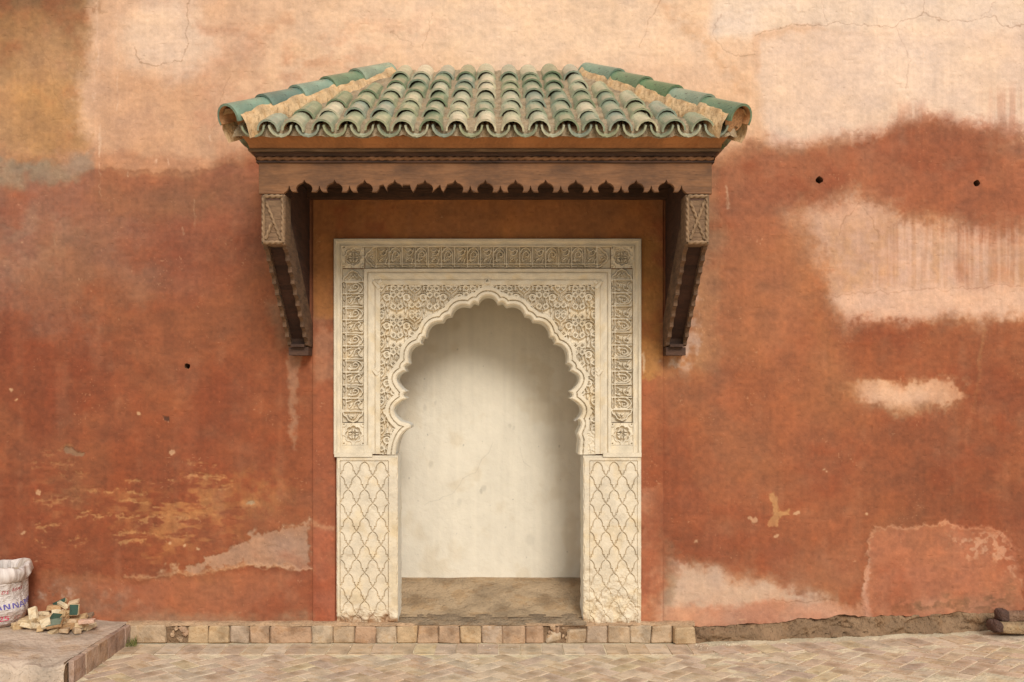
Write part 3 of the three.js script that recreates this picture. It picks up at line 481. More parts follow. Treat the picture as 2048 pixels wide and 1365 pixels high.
// --- one angular letter cell of the inscription bands: u along the band (26 units), v across (0 .. 42)
function letterCell(g, k, r) {
  const P = pen(g), odd = k & 1;
  P.line([1.6, 1, 1.6, 41], 3); P.line([1.6, 34.5, 26, 34.5], 2.3);
  P.line([4, 40, 12, 40], 2.4); P.line([15, 38.5, 22, 39.5], 2.6);
  P.curve([3, 30, 10, 20, 6, 8], 1.5, 0.55); P.curve([13, 32, 24, 28, 22, 14], 1.5, 0.55); P.disc(9, 30, 1.7, 0.55); P.disc(19, 5, 1.7, 0.55); P.disc(8, 6, 1.4, 0.55); P.ring(12, 27, 2.6, 1.2, 0.6);
  if (odd) { P.line([3, 12, 7, 5, 14, 1.8, 20, 5, 24, 12, 24, 36], 2.8); P.curve([8, 30, 6, 12, 14, 10, 21, 10, 20, 17, 19, 22, 14, 19], 2.8, 0.9); P.leaf(8, 29, 19, 23, 2.6, 0.7, false); P.disc(14.5, 15.5, 1.8, 0.9); }
  else { P.curve([6, 4, 10, 12, 16, 8, 22, 3, 22, 12, 20, 18, 12, 18], 2.6, 0.9); P.leaf(6, 30, 20, 19, 3, 0.7, false); P.disc(16, 12, 2.4, 0.9); P.disc(16, 12, 0.9, 0.1); P.line([24, 2, 24, 10], 2.4); P.curve([20, 34, 22, 26, 24, 24], 2.4); }
  P.line([8 + r * 4, 24, 14 + r * 3, 27], 1.6, 0.7); if (r > 0.4) P.disc(22, 29, 1.6, 0.9); if (r < 0.6) P.disc(5, 27, 1.5, 0.9);
  
}
function band(g, n) {                                    // a lobed cartouche of n cells
  const L = n * 26 + 44, r = rng(n * 7 + 3), P = pen(g);
  g.save(); g.beginPath(); const lobe = (s, x) => [[x, 21], [x + s * 4, 12], [x + s * 10, 9], [x + s * 14, 3], [x + s * 24, 0]];
  const l = lobe(1, 1), q = lobe(-1, L - 1); g.moveTo(...l[0]); for (const p of l) g.lineTo(...p); for (const p of q.slice().reverse()) g.lineTo(...p); for (const p of q) g.lineTo(p[0], 42 - p[1]); for (const p of l.slice().reverse()) g.lineTo(p[0], 42 - p[1]); g.closePath();
  g.fillStyle = '#000'; g.fill(); g.clip();
  for (let k = 0; k < n; k++) { g.save(); g.translate(21 + k * 26, 0); letterCell(g, k, r()); g.restore(); }
  P.line([21 + n * 26, 0, 21 + n * 26, 42], 3);
  for (const [x, s] of [[0, 1], [L, -1]]) { P.leaf(x + s * 6, 21, x + s * 19, 10, 4, 0.75); P.leaf(x + s * 6, 22, x + s * 19, 33, 4, 0.75); P.disc(x + s * 13, 21, 2.4, 0.85); }
  g.restore(); const W = 3;
  for (const e of [l, q, l.map(([x, y]) => [x, 42 - y]), q.map(([x, y]) => [x, 42 - y])]) P.line(e.flat(), W);
}
function rosette(g) {
  const P = pen(g); g.fillStyle = grey(0.62); g.fillRect(0, 0, 44, 44);
  for (const [x, y] of [[3, 3], [41, 3], [3, 41], [41, 41]]) { P.disc(x, y, 5.5, 0.9); P.disc(x, y, 1, 0.2); } for (const [x, y] of [[22, 2], [22, 42], [2, 22], [42, 22]]) P.disc(x, y, 3.4, 1);
  for (let k = 0; k < 8; k++) { const a = k * Math.PI / 4; P.disc(22 + Math.cos(a) * 12.5, 22 + Math.sin(a) * 12.5, 6.6, 1); }
  for (let k = 0; k < 8; k++) { const a = k * Math.PI / 4; P.disc(22 + Math.cos(a) * 11, 22 + Math.sin(a) * 11, 4.9, 0.05); } P.disc(22, 22, 12, 0.05);
  P.disc(22, 22, 10.8, 0.9);
  for (let k = 0; k < 4; k++) { const a = k * Math.PI / 2, x = Math.cos(a), y = Math.sin(a); const d = (o, w, v) => { g.strokeStyle = grey(v); g.lineWidth = w; g.beginPath(); g.moveTo(22 + x * 2, 22 + y * 2); g.quadraticCurveTo(22 + x * 7 - y * 5.4 * o, 22 + y * 7 + x * 5.4 * o, 22 + x * 11.6, 22 + y * 11.6); g.stroke(); }; d(1, 1.3, 0); d(-1, 1.3, 0); }
  P.disc(22, 22, 1.2, 0.15); P.line([17, 17, 27, 27], 0.8, 0.3); P.line([27, 17, 17, 27], 0.8, 0.3);
}
// bands: the drawing knows u along, v across ; carve from the face at zf down by dep
const carve = (s, zf, dep) => zf - dep * (1 - sst(s, 0.1, 0.9));
const FZ = { face: 0.035, dep: 0.024 };
{
  const top = drawing(490, 43, (g) => { g.translate(0, 0.5); band(g, 17); }), side = drawing(308, 43, (g) => { g.translate(0, 0.5); band(g, 10); }), ros = drawing(44, 44, rosette);
  const fb = (s, edge) => { const d = carve(s, FZ.face, FZ.dep); return d; };
  part('inscription_band', heightGrid(wx(730.5), wx(1220.5), wy(537), wy(494.5), 0.0022, (x, y) => { const px = x * K + 1005, py = 770 - (y - EYE) * K; return fb(top(px - 730.5, py - 494.3)) + fbm(x * 30, y * 30, 2) * 0.001; }), M.stucco, stucco);
  for (const [x0, flip] of [[686, 0], [1221.5, 1]])
    part('inscription_band', heightGrid(wx(x0), wx(x0 + 42.5), wy(845), wy(539), 0.0022, (x, y) => { const px = x * K + 1005 - x0, py = 770 - (y - EYE) * K - 538.5; return fb(flip ? side(py, 42.5 - px) : side(307 - py, 42.5 - px)) + fbm(x * 30, y * 30, 2) * 0.001; }), M.stucco, stucco);
  for (const [x0, y0] of [[686, 494], [1221, 494], [686, 846], [1221, 846]])
    part('rosette', heightGrid(wx(x0), wx(x0 + 44), wy(y0 + 44), wy(y0), 0.0024, (x, y) => fb(ros(x * K + 1005 - x0, 770 - (y - EYE) * K - y0))), M.stucco, stucco);
}
// mouldings: sweeps along three sides of a rectangle, offset inwards
const uPath = (x0, x1, yt, yb) => [(d, z) => [wx(x0 + d), wy(yb), z], (d, z) => [wx(x0 + d), wy(yt + d), z], (d, z) => [wx(x1 - d), wy(yt + d), z], (d, z) => [wx(x1 - d), wy(yb), z]];
part('outer_moulding', sweepU(uPath(669.5, 1281, 479.5, 908), [[0, 0.006], [0, 0.046], [1, 0.05], [5, 0.05], [6, 0.046], [7, 0.04], [9, 0.035], [12, 0.034], [13, 0.04], [14.5, 0.041], [16, 0.04], [16.6, 0.03], [16.8, 0.012]]), M.stucco, stucco);
{
  const a = sweepU(uPath(669.5, 1281, 479.5, 908), [[59, 0.014], [59.2, 0.036], [60, 0.04], [65.5, 0.04], [66.2, 0.036], [66.6, 0.028], [67.6, 0.028], [68, 0.036], [69, 0.038], [72, 0.037], [76, 0.032], [79, 0.027], [80.4, 0.026], [81, 0.022], [82, 0.022], [82.4, 0.032], [83.4, 0.034], [91.4, 0.034], [92.2, 0.03], [92.4, 0.012]]);
  const knots = [];                                      // the crossing bars of the interlaced strip
  const bar = (x0, y0, x1, y1) => { const A = [wx(x0), wy(y0)], B = [wx(x1), wy(y1)], L = Math.hypot(B[0] - A[0], B[1] - A[1]), q = block(L, 0.021, 0.012, 0.003); q.rotateZ(Math.atan2(B[1] - A[1], B[0] - A[0])); q.translate((A[0] + B[0]) / 2, (A[1] + B[1]) / 2, 0.0345); knots.push(q.index ? q.toNonIndexed() : q); };
  for (const s of [1, -1]) { const X = (v) => 975.25 + s * (v - 975.25); bar(X(748), 564, X(760), 579); bar(X(757), 569, X(764), 562); bar(X(747), 740, X(757), 751); bar(X(752), 736, X(759), 744); bar(X(971), 569, X(978), 560); }
  const im = part('inner_moulding', a, M.stucco, stucco); for (const k of knots) part('strip_knot', k, M.stucco, im);
}
// end blocks closing the bands above the jambs
for (const [x0, x1] of [[671, 746], [1205, 1281]]) {
  const q = [box(wx(x0 + 10), wx(x1 - 6), wy(906), wy(890.5), 0.012, 0.037), box(wx(x0), wx(x1), wy(913.5), wy(905), 0.012, 0.052)];
  part('band_end', mergeGeometries(q), M.stucco, stucco);
}
// --- the many-lobed arch: half outline in plan units from the axis (x to the left), top to springing ; q = control point of a lobe
const AXP = 976;
function archLine(side) {
  const pts = [[0, 592]], seg = (cx, cy, x, y, n = 7) => { const [ax, ay] = pts[pts.length - 1]; for (let i = 1; i <= n; i++) { const t = i / n; pts.push([(1 - t) ** 2 * ax + 2 * t * (1 - t) * cx + t * t * x, (1 - t) ** 2 * ay + 2 * t * (1 - t) * cy + t * t * y]); } };
  const to = (x, y) => pts.push([x, y]);
  seg(14, 592, 19, 607); to(24, 606); seg(29, 602, 33, 609, 4); to(37, 613);
  seg(66, 604, 74, 632); to(79, 632); seg(87, 633, 90, 643, 4); to(93, 644);
  seg(121, 642, 124.5, 674); to(131, 676); to(134, 683); to(133, 688);
  seg(162, 690, 158.5, 722); to(157, 727); seg(165, 730, 167, 734, 3); to(164, 742);
  seg(196, 752, 172, 777); to(163.5, 783); seg(174, 791, 163, 797, 4);
  seg(206, 817, 174, 843, 8);
  if (side > 0) { to(158, 847); seg(151, 851, 155, 857, 4); seg(170, 862, 176, 876, 4); seg(183, 890, 184, 909, 5); }
  else { to(179, 838); seg(190, 845, 182, 858, 4); to(178, 868); to(182, 880); to(180, 909); }
  return pts.map(([x, y]) => [AXP - side * x, y]);
}
const archL = archLine(1), archR = archLine(-1), arch = [...archL.slice().reverse(), ...archR.slice(1)];    // left springing over the top to the right springing
{
  const closed = [...arch, [arch[arch.length - 1][0], 1000], [arch[0][0], 1000]].flat(), sd = sdPoly(closed);
  const x0 = 760.5, x1 = 1190.5, y0 = 571, y1 = 909, st = 0.85, nx = Math.round((x1 - x0) / st), ny = Math.round((y1 - y0) / st), pos = [], uv = [], D = [];
  const bw = 8.4;                                       // each of the two bands of the archivolt
  for (let j = 0; j <= ny; j++) for (let i = 0; i <= nx; i++) {
    let px = x0 + (x1 - x0) * i / nx, py = y0 + (y1 - y0) * j / ny, d = sd(px, py);
    if (Math.abs(d) < st * 1.05) { const e = 0.2, gx = (sd(px + e, py) - sd(px - e, py)) / (2 * e), gy = (sd(px, py + e) - sd(px, py - e)) / (2 * e), l = Math.hypot(gx, gy) || 1; if (l > 0.5 && j < ny) { px -= d * gx / l; py -= d * gy / l; } d = 0; }
    let z;
    const X = wx(px), Y = wy(py);
    if (d <= bw) z = lerp(0.018, 0.03, sst(d, 0, 3)) ; else if (d < bw + 1.3) z = 0.014; else if (d < bw * 2 + 1) z = 0.032;
    else { const inner = sst(px, x0, x0 + 1.6) * 0; z = lerp(0.032, carve(spandrelDrawing(px - SP.x, py - SP.y), 0.029, 0.022), sst(d, bw * 2 + 0.6, bw * 2 + 1.6)); }
    const frameCell = px > 1172 && py > 862 ? 1 : 0; if (frameCell && d > 0) z = lerp(z, 0.03, 0.7);
    pos.push(X, Y, z + fbm(X * 40, Y * 40, 2) * 0.0012); uv.push(X, Y); D.push(d);
  }
  const sets = { arch_moulding: [], left: [], right: [] }, at = (a, b, c) => { const m = Math.min(D[a], D[b], D[c]), mx = Math.max(D[a], D[b], D[c]); if (m < -0.01) return; const key = mx <= bw * 2 + 1.9 ? 'arch_moulding' : pos[a * 3] < wx(AXP) ? 'left' : 'right'; sets[key].push(a, b, c); };
  for (let j = 0; j < ny; j++) for (let i = 0; i < nx; i++) { const a = j * (nx + 1) + i, b = a + 1, c = a + nx + 1, d = c + 1; at(a, c, b); at(b, c, d); }
  const whole = geoFrom(pos, [...sets.arch_moulding, ...sets.left, ...sets.right].length ? sets.arch_moulding.concat(sets.left, sets.right) : [], uv);
  const pick = (list) => {                               // a compact copy with only the vertices it uses, normals kept
    const m = new Map(), p = [], u = [], n = [], id = new Uint32Array(list.length), P = whole.attributes.position, U = whole.attributes.uv, N = whole.attributes.normal;
    for (let q = 0; q < list.length; q++) { const i = list[q]; let k = m.get(i); if (k === undefined) { k = p.length / 3; m.set(i, k); p.push(P.getX(i), P.getY(i), P.getZ(i)); u.push(U.getX(i), U.getY(i)); n.push(N.getX(i), N.getY(i), N.getZ(i)); } id[q] = k; }
    const g = new THREE.BufferGeometry(); g.setAttribute('position', new THREE.BufferAttribute(new Float32Array(p), 3)); g.setAttribute('normal', new THREE.BufferAttribute(new Float32Array(n), 3)); g.setAttribute('uv', new THREE.BufferAttribute(new Float32Array(u), 2)); g.setIndex(new THREE.BufferAttribute(id, 1)); return g;
  };
  part('spandrel', pick(sets.left), M.stucco, stucco); part('spandrel', pick(sets.right), M.stucco, stucco);
  const am = part('arch_moulding', pick(sets.arch_moulding), M.stucco, stucco);
  // the thickness of the arch, running back into the wall with a step
  const ip = [], iu = [], ii = []; let run = 0; const zs = [0.019, 0.012, -0.03, -0.1, -0.2];
  arch.forEach(([px, py], i) => {
    if (i) run += Math.hypot(px - arch[i - 1][0], py - arch[i - 1][1]) / K;
    zs.forEach((z) => { ip.push(wx(px), wy(py), z); iu.push(run, z); });
    if (i) for (let k = 0; k + 1 < zs.length; k++) { const a = (i - 1) * zs.length + k, b = a + zs.length; ii.push(a, a + 1, b, b, a + 1, b + 1); }
  });
  part('arch_soffit', toCreasedNormals(geoFrom(ip, ii, iu), 0.9), M.lime, am);
}
// --- jambs with the incised net of stepped lozenges
function netDrawing(ox, oy, w, h) {
  return drawing(w, h, (g) => {
    g.fillStyle = '#fff'; g.fillRect(0, 0, w, h); g.strokeStyle = '#000'; g.lineWidth = 1.45;
    const PX = 32.6, PY = 55.4, edge = (x, y, s) => { g.beginPath(); g.moveTo(x, y); g.quadraticCurveTo(x + s * 8.4, y + 3.4, x + s * 9.6, y + 12.5); g.lineTo(x + s * 9.6, y + 17.6); g.lineTo(x + s * 12.6, y + 17.6); g.lineTo(x + s * 12.6, y + 22.2); g.lineTo(x + s * 14.2, y + 22.2); g.quadraticCurveTo(x + s * 14.8, y + 25.6, x + s * PX / 2, y + PY / 2); g.stroke(); };
    for (let j = 0; j < 14; j++) for (let i = -1; i < 6; i++) { const x = ox + i * PX + (j & 1 ? PX / 2 : 0), y = oy + j * PY / 2; if (y < h - 2) for (const s of [-1, 1]) { const ex = x + s * PX / 2; if (ex > -2 && x > -2 && ex < w + 2 && x < w + 2) edge(x, y, s); } }
    g.lineWidth = 0.9; g.strokeRect(2, 0.8, w - 4, h + 20);
  });
}
for (const [x0, x1, ix0, ix1, seed] of [[675, 797, 680, 780, 3], [1165.5, 1281, 1176, 1275, 8]]) {
  const net = netDrawing(18, 3, ix1 - ix0, 330), leftSide = seed === 3;
  const h = (x, y) => {
    const px = x * K + 1005, py = 770 - (y - EYE) * K; let z = 0.044;
    const inside = px > ix0 && px < ix1 && py > 920;
    const worn = leftSide ? sst(py, 1195, 1235) : sst(py + fbm(x * 14, y * 14, 3) * 40, 1120, 1200);
    if (inside) z -= 0.0115 * (1 - sst(net(px - ix0, py - 921), 0.15, 0.85)) * (1 - worn * (0.35 + 0.4 * fbm(x * 25, y * 25, 2)));
    z += fbm(x * 11, y * 11, 4) * 0.0016 + worn * (fbm(x * 24, y * 24, 4) * 0.02 - Math.max(0, fbm(x * 13 + 4, y * 13, 3) - 0.12) * 0.05);
    z -= Math.max(0, fbm(x * 9 + seed, y * 9, 4) - 0.36) * 0.02;
    const e = Math.min(px - x0, x1 - px); z -= 0.008 * (1 - sst(e + fbm(x * 30, y * 30, 3) * 2.5, 0, 2.4));
    z -= 0.0115 * sst(py + fbm(x * 20, 2, 3) * 8, 1236, 1246);
    return z;
  };
  const bottom = 1246, g = heightGrid(wx(x0), wx(x1), wy(bottom), wy(914.5), 0.0019, h);
  // returns: the outer edge to the wall, and the reveal back into the niche
  const inner = leftSide ? x1 : x0, outer = leftSide ? x0 : x1, pos = [], uv = [], idx = [], rows = 90, zb = [0, -0.01, -0.07, -0.14, -0.2];
  for (let j = 0; j <= rows; j++) { const py = lerp(908, bottom, j / rows); zb.forEach((z, k) => { const X = wx(inner) + (k ? fbm(py / 14, z * 20 + seed, 3) * 0.006 * (k === 1 ? 0.3 : 1) : 0); pos.push(X, wy(py), k ? z : (py < 914.5 ? 0.03 : h(wx(inner), wy(py)))); uv.push(z, wy(py)); }); if (j) for (let k = 0; k + 1 < zb.length; k++) { const a = (j - 1) * zb.length + k, b = a + zb.length; idx.push(a, b, a + 1, a + 1, b, b + 1); } }
  const p2 = [], u2 = [], i2 = []; for (let j = 0; j <= rows; j++) { const py = lerp(914.5, bottom, j / rows); p2.push(wx(outer), wy(py), h(wx(outer), wy(py)), wx(outer), wy(py), 0.004); u2.push(0, wy(py), 0.04, wy(py)); if (j) { const a = j * 2 - 2; i2.push(a, a + 1, a + 2, a + 2, a + 1, a + 3); } }
  const topEdge = box(wx(x0), wx(x1), wy(914.6), wy(911), 0.012, 0.036);
  const jg = mergeGeometries([g, geoFrom(p2, i2, u2)]), jp = jg.attributes.position, col = new Float32Array(jp.count * 3);
  for (let i = 0; i < jp.count; i++) {                   // rust brown stains along the foot, faint yellow ones above
    const x = jp.getX(i), y = jp.getY(i), py = 770 - (y - EYE) * K, n = fbm(x * 22, y * 22, 4), foot = sst(py + n * 26, leftSide ? 1214 : 1224, 1246) * (leftSide ? 0.85 : 0.5) * sst(fbm(x * 12 + 3, y * 12, 3), -0.35, 0.15), yel = sst(fbm(x * 7 + seed, y * 5, 4), -0.05, 0.4) * 0.6 + 0.4 * sst(py, 960, 1200);
    const w = [1, lerp(1, 0.95, yel), lerp(1, 0.85, yel)], f = [0.5, 0.3, 0.17]; for (let c = 0; c < 3; c++) col[i * 3 + c] = w[c] + (f[c] - w[c]) * foot;
  }
  jg.setAttribute('color', new THREE.BufferAttribute(col, 3)); M.jamb.vertexColors = true;
  part('jamb_panel', jg, M.jamb, stucco);
  part('reveal', geoFrom(pos, idx, uv), M.lime, stucco);
  part('jamb_cap', topEdge, M.stucco, stucco);
}

// ---------------------------------------------------------------- the tiled canopy on its two brackets
const canopy = thing('tiled_canopy', 'green tiled canopy on two dark carved wooden brackets above the niche', 'canopy', [AX, 0, 0]);
const CW = 1.318, ZF = 0.85, Y0 = 2.82, Y1 = 3.003;     // half width, front of the fascia, its bottom and top
{
  const s = new THREE.Shape(), u = 1 / 343.6, pitch = 60.3, big = 13, tip = 4 * u;
  s.moveTo(-CW, Y1); s.lineTo(-CW, Y0); 
  const X = (px) => px * u, Y = (p) => Y0 + tip + p * u, x0 = -(6.5 * pitch);
  s.lineTo(X(x0 - 11), Y0); s.quadraticCurveTo(X(x0 - 9), Y(-2), X(x0 - 7), Y(0));
  const small = (c, l = true, r = true) => { if (l) { s.lineTo(X(c - 7), Y(0)); s.quadraticCurveTo(X(c - 2), Y(2), X(c), Y(12.5)); } else s.lineTo(X(c), Y(14)); if (r) { s.quadraticCurveTo(X(c + 2), Y(2), X(c + 7), Y(0)); } else s.lineTo(X(c + 7), Y(14.5)); };
  const large = (c, bl, br) => {
    if (bl) s.lineTo(X(c - 15), Y(15)); else { s.lineTo(X(c - 14), Y(0)); s.quadraticCurveTo(X(c - 17), Y(5), X(c - 15.5), Y(9)); }
    s.quadraticCurveTo(X(c - 12), Y(16), X(c - 5), Y(17.5)); s.quadraticCurveTo(X(c - 1.5), Y(19), X(c), Y(24)); s.quadraticCurveTo(X(c + 1.5), Y(19), X(c + 5), Y(17.5)); s.quadraticCurveTo(X(c + 12), Y(16), X(c + 15.5), Y(9));
    if (br) s.lineTo(X(c + 16), Y(14)); else { s.quadraticCurveTo(X(c + 17), Y(5), X(c + 14), Y(0)); }
  };
  for (let k = 0; k < big; k++) {
    const c = (k - 6) * pitch;
    small(c - pitch / 2, k !== 4 && k !== 5, k !== 3);
    large(c, k === 4 || k === 5, k === 3);
  }
  small(6.5 * pitch); s.lineTo(X(6.5 * pitch + 11), Y0); s.lineTo(CW, Y0); s.lineTo(CW, Y1); s.closePath();
  const g = new THREE.ExtrudeGeometry(s, { depth: 0.024, bevelEnabled: true, bevelThickness: 0.003, bevelSize: 0.002, bevelOffset: -0.002, bevelSegments: 1, curveSegments: 5 }); g.translate(0, 0, ZF - 0.027);
  const f = part('fascia', boxUV(g), M.wood, canopy);
  for (const sd of [-1, 1]) part('side_board', box(Math.min(sd * CW, sd * (CW - 0.028)), Math.max(sd * CW, sd * (CW - 0.028)), Y0 + 0.02, Y1 - 0.001, 0.002, ZF - 0.029), M.woodDark, canopy);
  part('wall_plate', box(-CW + 0.03, CW - 0.03, 2.94, 3.0, 0.017, 0.1), M.woodDark, canopy);
  for (let k = 0; k < 6; k++) { const z0 = 0.003 + k * 0.136; part('ceiling_board', box(-CW + 0.03, CW - 0.03, 3.002, 3.02, z0, z0 + 0.132), M.woodDark, canopy); }
  // cornice round three sides
  const path = [(o, y) => [-CW - o, y, 0.001], (o, y) => [-CW - o, y, ZF + o], (o, y) => [CW + o, y, ZF + o], (o, y) => [CW + o, y, 0.001]];
  const flip = (prof) => prof;
  const soft = (g) => { const i = g.index.array; for (let k = 0; k < i.length; k += 3) { const t = i[k]; i[k] = i[k + 1]; i[k + 1] = t; } g.computeVertexNormals(); return g; };
  part('cornice', soft(sweepU(path, [[-0.02, 3.0], [0.012, 3.0], [0.012, 3.01], [0.004, 3.012], [0.004, 3.034], [0.016, 3.037], [0.016, 3.044], [0.02, 3.05], [0.034, 3.053], [0.034, 3.056]])), M.woodDark, canopy);
  part('cornice_ledge', soft(sweepU(path, [[0.0, 3.0565], [0.046, 3.0565], [0.049, 3.06], [0.05, 3.068], [0.047, 3.073], [0.0, 3.074]])), M.woodPale, canopy);  // paler wood: light caught by the rounded nosing is put into its colour
  part('cove_board', soft(sweepU(path, [[0.03, 3.0745], [0.041, 3.0745], [0.044, 3.079], [0.05, 3.1], [0.078, 3.135], [0.078, 3.146], [-0.3, 3.15]])), M.cove, canopy);
  part('rope_moulding', mergeGeometries([rope([-CW - 0.008, 3.0235, ZF + 0.008], [CW + 0.008, 3.0235, ZF + 0.008], 0.013, 0.05), rope([-CW - 0.008, 3.0235, 0.01], [-CW - 0.008, 3.0235, ZF + 0.008], 0.013, 0.05, 8), rope([CW + 0.008, 3.0235, 0.01], [CW + 0.008, 3.0235, ZF + 0.008], 0.013, 0.05, 8)]), M.wood, canopy);
}
// brackets
function bracket(sd) {
  const b = new THREE.Group(); b.name = 'bracket'; canopy.add(b); b.position.x = sd * (CW - 0.084);
  const hw = 0.068, A = [0.8, 2.518], B = [0.15, 1.968];
  const at = (t) => [lerp(A[0], B[0], t), lerp(A[1], B[1], t)], nrm = [-(A[1] - B[1]), A[0] - B[0]], L = Math.hypot(...nrm); nrm[0] /= L; nrm[1] /= L;   // points up and back
  const lobes = (s) => { const n = 9; for (let k = 0; k < n; k++) { const p = at((k + 0.1) / n), q = at((k + 0.5) / n), e = at((k + 0.84) / n), f = at((k + 1) / n), d = 0.015; s.lineTo(p[0] - nrm[0] * 0.006, p[1] - nrm[1] * 0.006); s.quadraticCurveTo(q[0] + nrm[0] * d * 1.4, q[1] + nrm[1] * d * 1.4, e[0] + nrm[0] * d, e[1] + nrm[1] * d); s.lineTo(f[0] + nrm[0] * d * 0.3, f[1] + nrm[1] * d * 0.3); } };
  const ext = (s, w, x) => { const g = new THREE.ExtrudeGeometry(s, { depth: w, bevelEnabled: false, curveSegments: 4 }); g.applyMatrix4(new THREE.Matrix4().set(0, 0, 1, x, 0, 1, 0, 0, 1, 0, 0, 0, 0, 0, 0, 1)); const a = g.attributes.position; for (let k = 0; k < a.count; k += 3) { const t = [a.getX(k), a.getY(k), a.getZ(k)]; a.setXYZ(k, a.getX(k + 1), a.getY(k + 1), a.getZ(k + 1)); a.setXYZ(k + 1, ...t); } return boxUV(g); };
  for (const side of [-1, 1]) {
    const s = new THREE.Shape(); s.moveTo(0.838, 2.545); s.lineTo(A[0], A[1]); lobes(s); s.lineTo(0.12, 1.962); s.lineTo(0.002, 1.962); s.lineTo(0.002, 2.12); s.lineTo(0.838, 2.814); s.closePath();
    part('scalloped_cheek', ext(s, 0.024, side > 0 ? hw - 0.024 : -hw), M.cheek, b);
  }
  const c = new THREE.Shape(); c.moveTo(0.002, 2.1); c.lineTo(0.002, 2.99); c.lineTo(0.815, 2.99); c.lineTo(0.815, 2.6); c.lineTo(A[0] + nrm[0] * 0.05, A[1] + nrm[1] * 0.05); c.lineTo(B[0] + nrm[0] * 0.05, B[1] + nrm[1] * 0.05); c.closePath();
  part('strut', ext(c, 0.096, -0.048), M.strut, b);
  part('foot', mergeGeometries([box(-0.043, 0.043, 1.976, 2.1, 0.002, 0.125), box(-0.0435, 0.0435, 1.957, 1.975, 0.002, 0.165), box(-0.064, 0.064, 1.903, 1.956, 0.002, 0.13)]), M.woodDark, b);
  // the carved block in front, framed and crossed with cords
  const z1 = 0.845, y0 = 2.526, y1 = 2.818, blk = part('carved_block', (() => { const g = block(0.14, y1 - y0, 0.15, 0.004, 0.002, 5); g.translate(0, (y0 + y1) / 2, z1 - 0.075); return g; })(), M.woodPale, b);
  const r = 0.0125, xi = hw - 0.012, F = z1 + 0.002, cords = [[-xi, y0 + 0.012, xi, y0 + 0.012], [-xi, y1 - 0.012, xi, y1 - 0.012], [-xi, y0 + 0.012, -xi, y1 - 0.012], [xi, y0 + 0.012, xi, y1 - 0.012]];
  if (sd < 0) cords.push([-xi + 0.016, y1 - 0.045, xi - 0.012, y0 + 0.03], [-xi + 0.012, y0 + 0.03, -0.008, y0 + 0.125]);
  else cords.push([-xi + 0.014, y1 - 0.04, xi - 0.014, y0 + 0.03], [xi - 0.014, y1 - 0.04, -xi + 0.014, y0 + 0.03]);
  part('carved_cord', mergeGeometries(cords.map(([a, e, f, h], k) => rope([a, e, F + (k > 4 ? 0.003 : 0)], [f, h, F + (k > 4 ? 0.003 : 0)], r * (k > 3 ? 0.9 : 1), 0.034, 10))), M.ropeWood, blk);
  part('dark_strip', box(-xi + 0.015, xi - 0.015, y1 - 0.034, y1 - 0.022, z1 - 0.0005, z1 + 0.0015), M.woodDark, blk);  // thin dark strip laid on the block face below the top cord
}
bracket(-1); bracket(1);
// roof: tiles laid one by one
const ZE = 1.03, YE = 3.134, YT = 3.775, HB = 1.43, HT = 0.655;     // eave depth, eave height, height at the wall, half widths at eave and wall
function tileGeo(r0, r1, len, arc, th, seg = 8, sub = 2) {           // local: axis along -z, front at z = 0, arch upwards
  const pos = [], uv = [], idx = [], gr = [], P = (r, a, z) => [Math.sin(a) * r, Math.cos(a) * r, z];
  const strip = (f, m, n, u) => { const b = pos.length / 3; for (let j = 0; j <= n; j++) for (let i = 0; i <= m; i++) { pos.push(...f(i / m, j / n)); uv.push(...u(i / m, j / n)); } const st = idx.length; for (let j = 0; j < n; j++) for (let i = 0; i < m; i++) { const o = b + j * (m + 1) + i; idx.push(o, o + 1, o + m + 1, o + 1, o + m + 2, o + m + 1); } return [st, idx.length - st]; };
  const R = (t) => lerp(r0, r1, t) + 0.002 * Math.exp(-t * 30), A = (s) => (s - 0.5) * arc;
  const outer = strip((s, t) => P(R(t), A(s), -t * len), seg, sub, (s, t) => [s * arc * r0, t * len]);
  const lip = strip((s, t) => P(R(0) - th * (1 - t), A(s), 0.001), seg, 1, (s, t) => [s * arc * r0, t * 0.01]);
  const inner = strip((s, t) => P(R(1 - t) - th, A(s), -(1 - t) * len), seg, 1, (s, t) => [s * arc * r0, t * len]);
  const e1 = strip((s, t) => P(R(t) - th * (1 - s), A(0), -t * len), 1, 1, (s, t) => [s * 0.01, t * len]), e2 = strip((s, t) => P(R(t) - th * s, A(1), -t * len), 1, 1, (s, t) => [s * 0.01, t * len]);
  const g = geoFrom(pos, idx, uv); g.addGroup(0, lip[0] + lip[1], 0); g.addGroup(inner[0], idx.length - inner[0], 1); return g;
}
const tileRng = rng(2024);
const glazes = [[146, 162, 132], [168, 180, 154], [190, 196, 168], [218, 216, 184], [230, 224, 196], [168, 182, 166], [134, 154, 122], [180, 188, 154], [208, 212, 186], [158, 174, 152]].map(([r, g, b]) => new THREE.MeshPhysicalMaterial({ color: lin(r * 0.97, g * 0.95, b * 0.92), map: rep(T.glaze, 2.3), roughness: 0.4, clearcoat: 0.7, clearcoatRoughness: 0.12, bumpMap: rep(T.bump, 5), bumpScale: 0.003 }));
const hipGlazes = [[128, 158, 138], [104, 132, 120], [136, 164, 146], [112, 140, 110], [146, 166, 144], [106, 138, 98], [114, 142, 108]].map(([r, g, b]) => new THREE.MeshPhysicalMaterial({ color: lin(r, g * 0.97, b * 0.95), map: rep(T.glaze, 1.6), roughness: 0.45, clearcoat: 0.35, clearcoatRoughness: 0.22, bumpMap: rep(T.bump, 4), bumpScale: 0.003 }));
const coverGeos = [0, 1, 2].map((k) => tileGeo(0.066 - k * 0.0015, 0.058, 0.25, Math.PI * 1.02, 0.011, 8));
